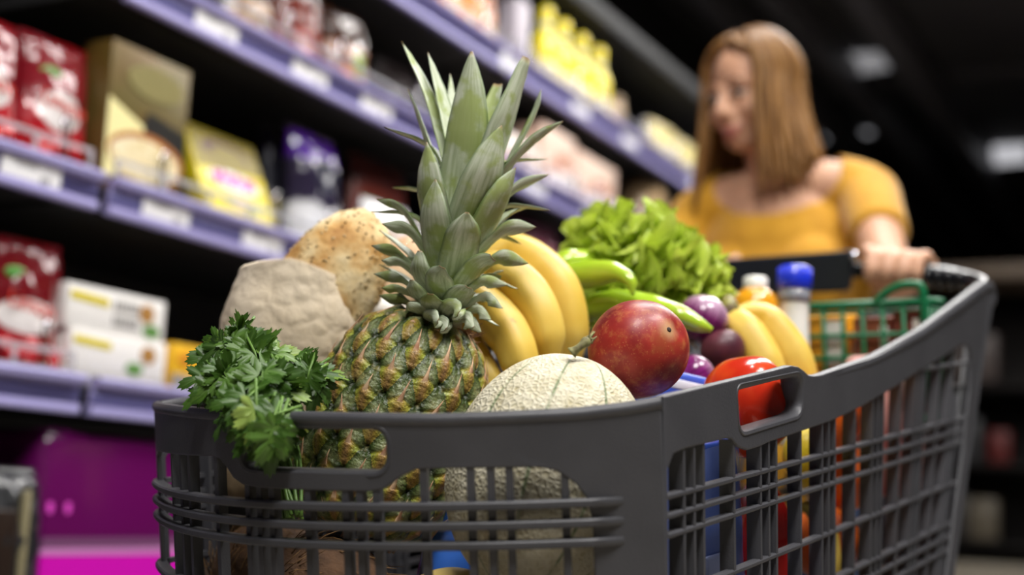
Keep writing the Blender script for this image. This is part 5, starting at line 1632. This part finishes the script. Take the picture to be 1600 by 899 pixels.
part('dark_side_print', G().box((0.0, 0.0, 0.04), (0.0012, 0.025, 0.025)), mat('grey_print', '#7d6f78', rough=0.5), t, world=False)
M_yb = mat('yellow_bottle_plastic', '#ecd820', rough=0.25, coat=0.3, color2='#f2e242', nscale=8)
M_yl = mat('bottle_label_cream', '#f0e6a8', rough=0.4)
for k, (px, yt, s) in enumerate([(850, 12, 'tallest looking yellow bottle, first of four on the top shelf'), (876, 34, 'yellow bottle second of four on the top shelf'), (905, 56, 'yellow bottle third of four on the top shelf'), (932, 76, 'yellow bottle last of four beside the bare stretch of top shelf')]):
    X = XF - 0.055; Yb = SY(px, X, ZA + 0.1); h = SZ(yt, X, Yb) - ZA
    t = thing('yellow_bottle', s, 'bottle', (X, Yb, ZA), None, 'yellow bottles on the top shelf')
    R = 0.037 if k % 2 == 0 else 0.038
    part('body', G().lathe([(R * .9, 0), (R, 0.006), (R, h * .50), (R * .9, h * .60), (R * .55, h * .72), (R * .42, h * .80)], 28), M_yb, t, world=False)
    part('label', G().lathe([(R * 1.005, h * .10), (R * 1.02, h * .11), (R * 1.02, h * .30), (R * 1.005, h * .31)], 28), M_yl, t, world=False)
    part('neck_band', G().lathe([(R * .56, h * .715), (R * .60, h * .73), (R * .55, h * .80), (R * .5, h * .81)], 24), mat('pale_neck', '#dcd8b0', rough=0.4), t, world=False)
    part('cap', G().lathe([(R * .56, h * .80), (R * .60, h * .81), (R * .58, h * .97), (R * .45, h)], 24), M_yb, t, world=False)
Yk = SY(952, XF - 0.06, ZA + 0.05)
t = thing('beige_jar', 'small beige jar right after the yellow bottles', 'jar', (XF - 0.05, Yk, ZA))
part('glass', G().lathe([(0.03, 0), (0.034, 0.005), (0.034, 0.08), (0.028, 0.095)], 24), mat('beige_glass', '#b39a7c', rough=0.25, coat=0.4), t, world=False)
part('lid', G().lathe([(0.030, 0.094), (0.031, 0.096), (0.031, 0.108), (0.028, 0.11)], 24), mat('jar_lid', '#8f7a60', rough=0.4), t, world=False)
for k, (px, yt, s) in enumerate([(1036, 196, 'pale yellow bag on the top shelf, nearer of the two by the woman'), (1072, 222, 'pale yellow bag on the top shelf touching the hair of the woman')]):
    shelf_bag('snack_bag', s, 'snack bag', px, A, 0.20, yt, bag_mat('paleyellow_film_%s' % 'ab'[k], '#e9dfb0', '#e6d690', '#c9b878', 0.4, 0.7, rough=0.3), 0.07, 0.05, seed=18.3 + k)
# fourth shelf
ZD = LEV['D'] - 0.012
X = XF - 0.03
ya, yb = SY(105, X, ZD + 0.06), SY(262, X, ZD + 0.06)
M_wc = mat('white_carton_card', '#e9e6e2', rough=0.4)
za = SZ(575, X, ya); zb_ = SZ(510, X, ya); zc_ = SZ(440, X, ya)
M_leafp = mat('green_leaf_print', '#5d8a45', rough=0.5)
M_biscuit = mat('biscuit_print', '#a8793c', rough=0.5)
M_gtext = mat('grey_text_print', '#8d8a88', rough=0.5)
lo_h = zb_ - za
for k, (z0, h0, s) in enumerate([(ZD, za - ZD, 'lowest pale grey tray carton under the two white cartons'), (za + 0.0005, lo_h, 'lower white carton with green leaf print on the fourth shelf'), (zb_ + 0.001, zc_ - zb_, 'upper white carton with grey lettering, topmost of its stack')]):
    t, wd, h = carton('white_carton', s, 'carton', ya + (0.01 if k == 1 else 0), yb - (0.006 if k == 2 else 0), X - 0.004 * k, z0, h0, 0.16, M_wc if k else mat('grey_tray_card', '#a9a6a4', rough=0.5), group='white cartons on the fourth shelf')
    if k:
        front_plate(t, 'yellow_print', [(-wd * .47, h * .66), (-wd * .10, h * .60), (-wd * .10, h * .78), (-wd * .47, h * .84)], M_yel)
        front_plate(t, 'biscuit_print', oval(wd * .30, h * .62, wd * .08, h * .22), M_biscuit)
        front_plate(t, 'leaf_print', oval(wd * (.36 if k == 2 else .16), h * .22, wd * .09, h * .16), M_leafp)
        if k == 2:
            for r in range(2):
                for q in range(6):
                    front_plate(t, 'grey_letter', [(wd * (-.04 + .045 * q), h * (.55 - .36 * r)), (wd * (-.015 + .045 * q), h * (.55 - .36 * r)), (wd * (-.015 + .045 * q), h * (.80 - .36 * r)), (wd * (-.04 + .045 * q), h * (.80 - .36 * r))], M_gtext)
    else:
        front_plate(t, 'wave_print', [(-wd * .1, h * .1), (wd * .45, h * .1), (wd * .45, h * .5), (wd * .2, h * .35), (wd * .05, h * .8)], M_white)
ya, yb = SY(262, X, ZD + .05), SY(330, X, ZD + .05)
zt_ = SZ(534, X, ya)
t, wd, h = carton('yellow_carton', 'yellow orange carton in a grey tray right of the white cartons', 'carton', ya + 0.012, yb, X, ZD, zt_ - ZD, 0.12, mat('amber_card', '#e6b325', rough=0.4))
front_plate(t, 'tray_front', [(-wd / 2, 0.0), (wd / 2, 0.0), (wd / 2, h * .38), (-wd / 2, h * .45)], mat('tray_grey', '#8f8c8a', rough=0.5), 0.0015)
front_plate(t, 'orange_print', oval(-wd * .2, h * .72, wd * .2, h * .14), mat('amber_print', '#d08a2a', rough=0.4), 0.0015)
# big magenta bag at the bottom
ZE = LEV['E'] - 0.012
X = XF - 0.03; ya, yb = SY(58, X, 0.68), SY(300, X, 0.68)
M_magb = mat('magenta_film', '#5c0a50', rough=0.22, coat=0.4)
t = thing('magenta_package', 'big magenta package on the lowest shelf left of the cart', 'package', (X, (ya + yb) / 2, ZE))
wd = yb - ya; hm = SZ(668, X, ya) - ZE
part('wrapper', G().box((-0.09, 0, hm / 2), (0.09, wd / 2, hm / 2), bev=0.022), M_magb, t, world=False)
zb1, zb2, zb3 = SZ(868, X, ya) - ZE, SZ(880, X, ya) - ZE, SZ(845, X, ya) - ZE
front_plate(t, 'bright_print', [(-wd * .46, 0.006), (wd * .46, 0.006), (wd * .46, zb1), (-wd * .46, zb1)], mat('bright_magenta_print', '#cc10b0', rough=0.25, coat=0.3))
front_plate(t, 'pale_strip', [(-wd * .46, zb1), (wd * .46, zb1), (wd * .46, zb1 + .010), (-wd * .46, zb1 + .010)], mat('pale_pink_print', '#c47fba', rough=0.3), 0.0012)
front_plate(t, 'grey_strip', [(-wd * .46, zb1 + .012), (wd * .46, zb1 + .012), (wd * .46, zb3 + .004), (-wd * .46, zb3 + .004)], mat('mauve_print', '#6e4468', rough=0.4), 0.0012)
for k, px in enumerate((80, 108)):
    front_plate(t, 'dot_print', oval(SY(px, X, .7) - (ya + yb) / 2, SZ(793, X, ya) - ZE, 0.006, 0.009, 14), mat('pink_dot', '#e04cc8', rough=0.3), 0.0012)
# dark bag with a cream panel at the bottom left
X = XF - 0.02; Yd = SY(-20, X, 0.65)
t = thing('charcoal_bag', 'charcoal bag with cream side strip at the bottom left edge', 'bag', (X, Yd, ZE))
hd = SZ(728, X, Yd) - ZE
part('film_bag', pillow(0.15, hd, 0.10, 31.0), bag_mat('charcoal_film', '#1c1d20', '#1f2023', '#26272a', rough=0.3), t, world=False)
part('cream_strip', G().box((0.050, 0.018, hd * .45), (0.006, 0.006, hd * .42), bev=0.003), mat('cream_strip', '#857d60', rough=0.4), t, world=False)
part('rust_panel', G().box((0.049, -0.03, hd * .40), (0.006, 0.034, hd * .36), bev=0.003), mat('rust_panel', '#21150f', rough=0.4), t, world=False)

# ------------------------------------------------------------------ the woman behind the cart
M_skin = mat('skin', '#d0a184', rough=0.5, sss=0.12, color2='#c79678', nscale=12)
M_shirt = mat('mustard_shirt', '#c8921a', rough=0.8, color2='#be8812', nscale=30, sheen=0.2, bump=0.15, bscale=500)
M_jean = mat('blue_jeans', '#2b3a56', rough=0.8, color2='#34466a', nscale=60)
M_hair = mat('brown_blond_hair', '#7a4e22', rough=0.45, spec=0.25)
nt, b = nodes(M_hair)
hid = attr_n(nt, 'lid'); ht = attr_n(nt, 't')
cb = nt.nodes.new('ShaderNodeCombineXYZ'); nt.links.new(math_n(nt, 'MULTIPLY', hid, 3.7), cb.inputs[0]); nt.links.new(math_n(nt, 'MULTIPLY', ht, 0.8), cb.inputs[1])
hc = ramp_n(nt, noise_n(nt, 1.3, 3, cb.outputs[0]), [(0.28, '#4c331c'), (0.48, '#79542c'), (0.62, '#997142'), (0.78, '#c09a66')])
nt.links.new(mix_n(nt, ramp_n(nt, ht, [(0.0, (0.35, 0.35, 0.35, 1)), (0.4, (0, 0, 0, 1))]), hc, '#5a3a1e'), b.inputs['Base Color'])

HEAD = P(1176, 150, 2.42)
HS = 0.90
hf = (-CF * 0.64 - CR * 0.74 + V((0, 0, -0.14))).normalized()
hu0 = (V((0, 0, 1)) - CR * 0.06)
hs = hf.cross(hu0).normalized(); hu = hs.cross(hf).normalized()      # hs: to the side
HM = Matrix(((hs.x * HS, hf.x * HS, hu.x * HS, HEAD.x), (hs.y * HS, hf.y * HS, hu.y * HS, HEAD.y), (hs.z * HS, hf.z * HS, hu.z * HS, HEAD.z), (0, 0, 0, 1)))
H3 = HM.to_3x3()


def hp(x, y, z): return HM @ V((x, y, z))


SR, SL = P(1354, 306, 2.32), P(1092, 342, 2.47)
mid = (SR + SL) / 2
tx = (SR - SL).normalized(); tz = (V((0, 0, 1)) - tx * tx.z).normalized(); ty = tz.cross(tx).normalized()     # ty: her back
if ty.dot(CF) < 0: ty = -ty
T3 = Matrix(((tx.x, ty.x, tz.x), (tx.y, ty.y, tz.y), (tx.z, ty.z, tz.z)))


def tp(x, y, z): return mid + T3 @ V((x, y, z))


NECK = tp(0.0, 0.0, 0.05)
pel = V((mid.x, mid.y + 0.10, 0.86))
woman = thing('person', 'smiling long haired person in mustard yellow t-shirt pushing the cart and looking aside', 'person', (pel.x, pel.y, 0))
ER = P(1393, 432, 2.09); WR = L(-0.128, 1.03, 0.122)
EL = tp(-0.25, -0.12, -0.22); WL = L(-0.405, 1.03, 0.122)
bar = lambda x: L(x, 0.945, 0.137)


def torso(g, k):
    g.ell(tp(0, 0.0, -0.12), (0.150 + k, 0.092 + k, 0.165 + k), T3, 28, 18)
    for s in (-1, 1):
        g.ell(tp(s * 0.066, -0.056, -0.140), (0.064 + k, 0.050 + k, 0.066 + k), T3, 20, 14)
    g.ell(tp(0, -0.050, -0.130), (0.085 + k, 0.048 + k, 0.065 + k), T3, 20, 14)
    g.ell(tp(0, 0.03, -0.31), (0.122 + k, 0.088 + k, 0.15 + k), T3, 24, 16)
    g.tube(catmull([SL + tz * -0.005, tp(-0.09, 0.005, 0.022), tp(0, 0.01, 0.03), tp(0.09, 0.005, 0.022), SR + tz * -0.005], 20), [0.050 + k] * 20, 14)
    for s in (SL, SR): g.ell(s - tz * 0.01, (0.049 + k, 0.052 + k, 0.049 + k), T3, 18, 12)
    return g


def hips(g, k):
    g.ell(V((pel.x, pel.y, 0.90)), (0.160 + k, 0.115 + k, 0.13 + k), T3, 24, 16)
    for s in (-1, 1):
        h = V((pel.x, pel.y, 0.86)) + tx * s * 0.085; h.z = 0.84
        kn = V((pel.x, pel.y - 0.02, 0.47)) + tx * s * 0.10; kn.z = 0.47
        an = V((pel.x, pel.y + 0.03, 0.09)) + tx * s * 0.11; an.z = 0.08
        g.tube(catmull([h, (h + kn) / 2, kn, (kn * 0.6 + an * 0.4) + V((0, 0.015, 0)), an], 20), [interp([0, .25, .5, .7, 1], [0.082 + k, 0.074 + k, 0.053 + k, 0.05 + k, 0.034 + k], i / 19) for i in range(20)], 16)
    return g


g = G()
torso(g, 0); hips(g, 0)
g.ell(tp(0, 0.04, -0.40), (0.125, 0.09, 0.12), T3)
g.tube([tp(0, 0.015, 0.0), NECK, hp(0, -0.02, -0.06), hp(0, -0.02, 0.0)], [0.058, 0.049, 0.048, 0.05], 16)
for (s_, e_, w_) in ((SR, ER, WR), (SL, EL, WL)):
    g.tube(catmull([s_, s_ * 0.5 + e_ * 0.5, e_, e_ * 0.5 + w_ * 0.5, w_], 24), [interp([0, .25, .5, .65, 1], [0.046, 0.038, 0.034, 0.034, 0.024], i / 23) for i in range(24)], 14)
# head
g.ell(hp(0, -0.012, 0.030), (0.073, 0.090, 0.084), H3, 30, 20)
g.ell(hp(0, 0.028, -0.030), (0.056, 0.060, 0.080), H3, 26, 18)
g.ell(hp(0, 0.056, -0.083), (0.030, 0.031, 0.025), H3)
for s in (-1, 1):
    g.ell(hp(s * 0.037, 0.058, -0.030), (0.025, 0.025, 0.026), H3)
    g.ell(hp(s * 0.038, 0.020, -0.072), (0.022, 0.040, 0.026), H3)
    g.ell(hp(s * 0.073, -0.008, -0.015), (0.008, 0.017, 0.030), H3)
    g.ell(hp(s * 0.011, 0.096, -0.034), (0.0085, 0.010, 0.0075), H3)
    g.ell(hp(s * 0.030, 0.076, 0.021), (0.024, 0.011, 0.008), H3)
g.tube([hp(0, 0.080, 0.018), hp(0, 0.092, -0.004), hp(0, 0.109, -0.028), hp(0, 0.098, -0.038)], [0.008, 0.0085, 0.0115, 0.008], 12)
g.ell(hp(0, 0.083, -0.060), (0.024, 0.013, 0.018), H3)
# hands curled over the handle bar
for hx0, wr in ((-0.128, WR), (-0.405, WL)):
    dr = 1 if hx0 > -0.3 else -1
    kn0 = L(hx0, 0.978, 0.134)
    g.ell((wr * 0.35 + kn0 * 0.65), (0.036, 0.038, 0.017), CR3 @ Matrix.Rotation(-0.12, 3, 'X'), 20, 12)
    for k in range(4):
        fx = hx0 + dr * (-0.031 + 0.0208 * k)
        ln = (0.95, 1.0, 0.96, 0.82)[k]
        c = L(fx, 0.945, 0.1135 + 0.0)
        r0 = 0.0225
        pts = [L(fx * 0.8 + hx0 * 0.2, 0.982, 0.138), L(fx, 0.960, 0.145 - 0.003 * k), L(fx, 0.934, 0.1425 - 0.003 * k), L(fx - dr * 0.002, 0.9215, 0.122 - 0.003 * k), L(fx - dr * 0.004, 0.928, 0.106 + 0.008 * (1 - ln))]
        g.tube(catmull(pts, 16), [0.0105, 0.010, 0.0098, 0.0095, 0.0092, 0.0092, 0.009, 0.0092, 0.009, 0.0086, 0.0084, 0.0084, 0.0082, 0.008, 0.0074, 0.005], 10)
    tx0 = hx0 - dr * 0.036
    g.tube(catmull([L(hx0 - dr * 0.02, 0.995, 0.132), L(tx0, 0.975, 0.140), L(tx0 - dr * 0.006, 0.955, 0.148), L(tx0 - dr * 0.010, 0.938, 0.150)], 12), [0.015, 0.0135, 0.012, 0.011, 0.0105, 0.0105, 0.0105, 0.010, 0.0098, 0.0092, 0.008, 0.0055], 10)
body = fused(g, 0.0042, 3)
part('body', body, M_skin, woman)
# shirt
g = torso(G(), 0.007)
g.ell(tp(0, 0.05, -0.42), (0.138, 0.105, 0.11), T3)
for (s_, e_) in ((SR, ER), (SL, EL)):
    d = (e_ - s_)
    g.tube([s_ - d * 0.02, s_ + d * 0.25, s_ + d * 0.50, s_ + d * 0.53], [0.053, 0.050, 0.047, 0.044], 18)
sh_ = fused(g, 0.0065, 3)
QN = P(1207, 268, 2.345); keep = []
for i, v in enumerate(sh_.v):
    dv = v - QN
    keep.append(not (V((dv.dot(tx) / 0.112, dv.dot(ty) / 0.16, dv.dot(tz) / 0.078)).length < 1.0))
nf = [f for f in sh_.f if all(keep[i] for i in f)]
s2 = G(); s2.add(sh_.v, nf)
for i, v in enumerate(s2.v):
    q = noise.noise(V((v.x * 9, v.y * 9, v.z * 22)))
    s2.v[i] = v - ty * 0.004 * q
part('t_shirt', s2, M_shirt, woman)
sh_o = woman.children[-1]
md = sh_o.modifiers.new('thick', 'SOLIDIFY'); md.thickness = 0.002; md.offset = 1
g = hips(G(), 0.009)
part('jeans', fused(g, 0.008, 2), M_jean, woman)
for s in (-1, 1):
    an = V((pel.x, pel.y + 0.03, 0.0)) + tx * s * 0.11; an.z = 0.045
    part('shoe', G().ell(an - ty * 0.06 - V((0, 0, 0.004)), (0.045, 0.125, 0.04), T3, 24, 14), mat('white_shoe', '#d8d5d0', rough=0.6), woman)
# face details
M_eye = mat('eye_white', '#e8e2dc', rough=0.15)
M_iris = mat('iris', '#3a2a1c', rough=0.1)
M_brow = mat('eyebrow_hair', '#5a3d22', rough=0.7)
for s in (-1, 1):
    part('eye', G().ell(hp(s * 0.030, 0.0765, 0.004), (0.0135, 0.0095, 0.0062), H3, 18, 12), M_eye, woman)
    e_ = woman.children[-1]
    part('iris', G().ell(hp(s * 0.030 - 0.001, 0.0845, 0.002), (0.0052, 0.0022, 0.0052), H3, 14, 8), M_iris, e_)
    part('eyelashes', G().tube(catmull([hp(s * 0.017, 0.0835, 0.008), hp(s * 0.029, 0.0885, 0.0112), hp(s * 0.045, 0.079, 0.006)], 10), [0.001, 0.0016, 0.002, 0.0022, 0.0024, 0.0024, 0.0024, 0.002, 0.0016, 0.0008], 6), M_brow, e_)
    part('eyebrow', G().tube(catmull([hp(s * 0.014, 0.0885, 0.024), hp(s * 0.032, 0.0875, 0.030), hp(s * 0.052, 0.073, 0.024)], 10), [0.0022, 0.003, 0.0032, 0.0032, 0.003, 0.0028, 0.0024, 0.002, 0.0014, 0.0006], 6), M_brow, woman)
M_lip = mat('lips', '#b0685c', rough=0.35)
g = G().tube(catmull([hp(-0.026, 0.078, -0.058), hp(-0.012, 0.0935, -0.0615), hp(0, 0.0965, -0.0625), hp(0.012, 0.0935, -0.0615), hp(0.026, 0.078, -0.058)], 16), [0.001, .002, .003, .0036, .004, .0042, .0042, .004, .004, .0042, .0042, .004, .0036, .003, .002, .001], 8)
part('lips', g.tube(catmull([hp(-0.025, 0.078, -0.059), hp(-0.012, 0.0905, -0.0705), hp(0, 0.093, -0.073), hp(0.012, 0.0905, -0.0705), hp(0.025, 0.078, -0.059)], 16), [0.001, .002, .003, .004, .0045, .0048, .005, .005, .005, .005, .0048, .0045, .004, .003, .002, .001], 8), M_lip, woman)
part('teeth', G().tube(catmull([hp(-0.020, 0.082, -0.0605), hp(0, 0.0935, -0.067), hp(0.020, 0.082, -0.0605)], 12), [.0012, .002, .0028, .003, .003, .003, .003, .003, .003, .0028, .002, .0012], 8), mat('teeth', '#f1ece4', rough=0.2), woman)
# hair: many tapering locks from a side parting
g = G(); rk = random.Random(77)
hc_ = V((0, -0.012, 0.030)); he = V((0.079, 0.097, 0.092))
down = H3.inverted() @ V((0, 0, -1))


def lock(phi, lay, seed, r0):
    sgn = 1 if phi < pi else -1
    pts = []
    start = 0.10 + 0.25 * rk.random()
    endth = 1.45 + 0.12 * rk.random()
    for k in range(7):
        th = start + (endth - start) * k / 6
        ph = phi
        d = V((math.sin(th) * math.sin(ph), math.sin(th) * math.cos(ph), math.cos(th)))
        q = hc_ + V((d.x * he.x, d.y * he.y, d.z * he.z)) * (1.0 + lay)
        pts.append(q)
    last = pts[-1]; outd = V((last.x, last.y + 0.012, 0)).normalized()
    front = max(0.0, math.cos(phi))
    ln = 0.20 + rk.uniform(-0.035, 0.03)
    for k in range(1, 6):
        t = k / 5
        q = last + down * (ln * t) + outd * (0.008 * t + 0.040 * t * t * (1 - front)) + V((math.sin(seed + 4 * t) * 0.004, math.cos(seed * 1.7 + 3 * t) * 0.004, 0))
        q += V((0, -0.010 * t * front, 0))
        pts.append(q)
    pts = [HM @ p for p in pts]
    n = 22
    c = catmull(pts, n)
    k0 = len(g.v)
    g.tube(c, [r0 * interp([0, .15, .6, .85, 1], [.5, 1, 1, .75, .1], i / (n - 1)) for i in range(n)], 7, squash=(1.0, 0.65), at=True)
    q = g.at.setdefault('lid', []); q += [0.0] * (len(g.v) - len(q)); q[k0:] = [seed] * (len(g.v) - k0)


for i in range(300):
    phi = rk.uniform(math.radians(58), math.radians(302))
    lock(phi, rk.uniform(-0.02, 0.10), i * 0.731, rk.uniform(0.006, 0.010))
for i in range(26):
    s = -1 if i % 2 else 1
    phi = s * math.radians(rk.uniform(46, 60)) % (2 * pi)
    lock(phi, rk.uniform(0.02, 0.10), i * 1.31, rk.uniform(0.005, 0.008))
# cap sheet over the crown and swept fringe
capg = G()


def capf(u, v):
    ph = 2 * pi * u; mx = 1.35 if math.cos(ph) < 0.35 else interp([0.35, 1.0], [1.35, 0.62], math.cos(ph))
    th = mx * v
    d = V((math.sin(th) * math.sin(ph), math.sin(th) * math.cos(ph), math.cos(th)))
    r = 1.03 + 0.02 * noise.noise(V((math.sin(ph) * 6, math.cos(ph) * 6, 0)))
    return HM @ (hc_ + V((d.x * he.x, d.y * he.y, d.z * he.z)) * r), {'t': 0.2 + 0.2 * v, 'lid': math.floor(u * 90) * 0.9}


g.grid(capf, 90, 24, cu=True, at=True)
for i in range(40):                                  # fringe swept to both sides of the forehead
    s = -1 if i % 3 == 0 else 1
    a0 = rk.uniform(-0.2, 0.25)
    pts = []
    for k in range(7):
        t = k / 6; ph = s * (a0 * 0.3 + t * math.radians(72)); th = 0.30 + 0.95 * t ** 0.8 * rk.uniform(0.97, 1.03)
        d = V((math.sin(th) * math.sin(ph), math.sin(th) * math.cos(ph), math.cos(th)))
        pts.append(HM @ (hc_ + V((d.x * he.x, d.y * he.y, d.z * he.z)) * (1.03 + 0.02 * rk.random())))
    k0 = len(g.v)
    g.tube(catmull(pts, 16), [0.007 * interp([0, .2, .8, 1], [.4, 1, 1, .5], i_ / 15) for i_ in range(16)], 7, squash=(1, .6), at=True)
    q = g.at['lid']; q += [0.0] * (len(g.v) - len(q)); q[k0:] = [i * 0.77] * (len(g.v) - k0)
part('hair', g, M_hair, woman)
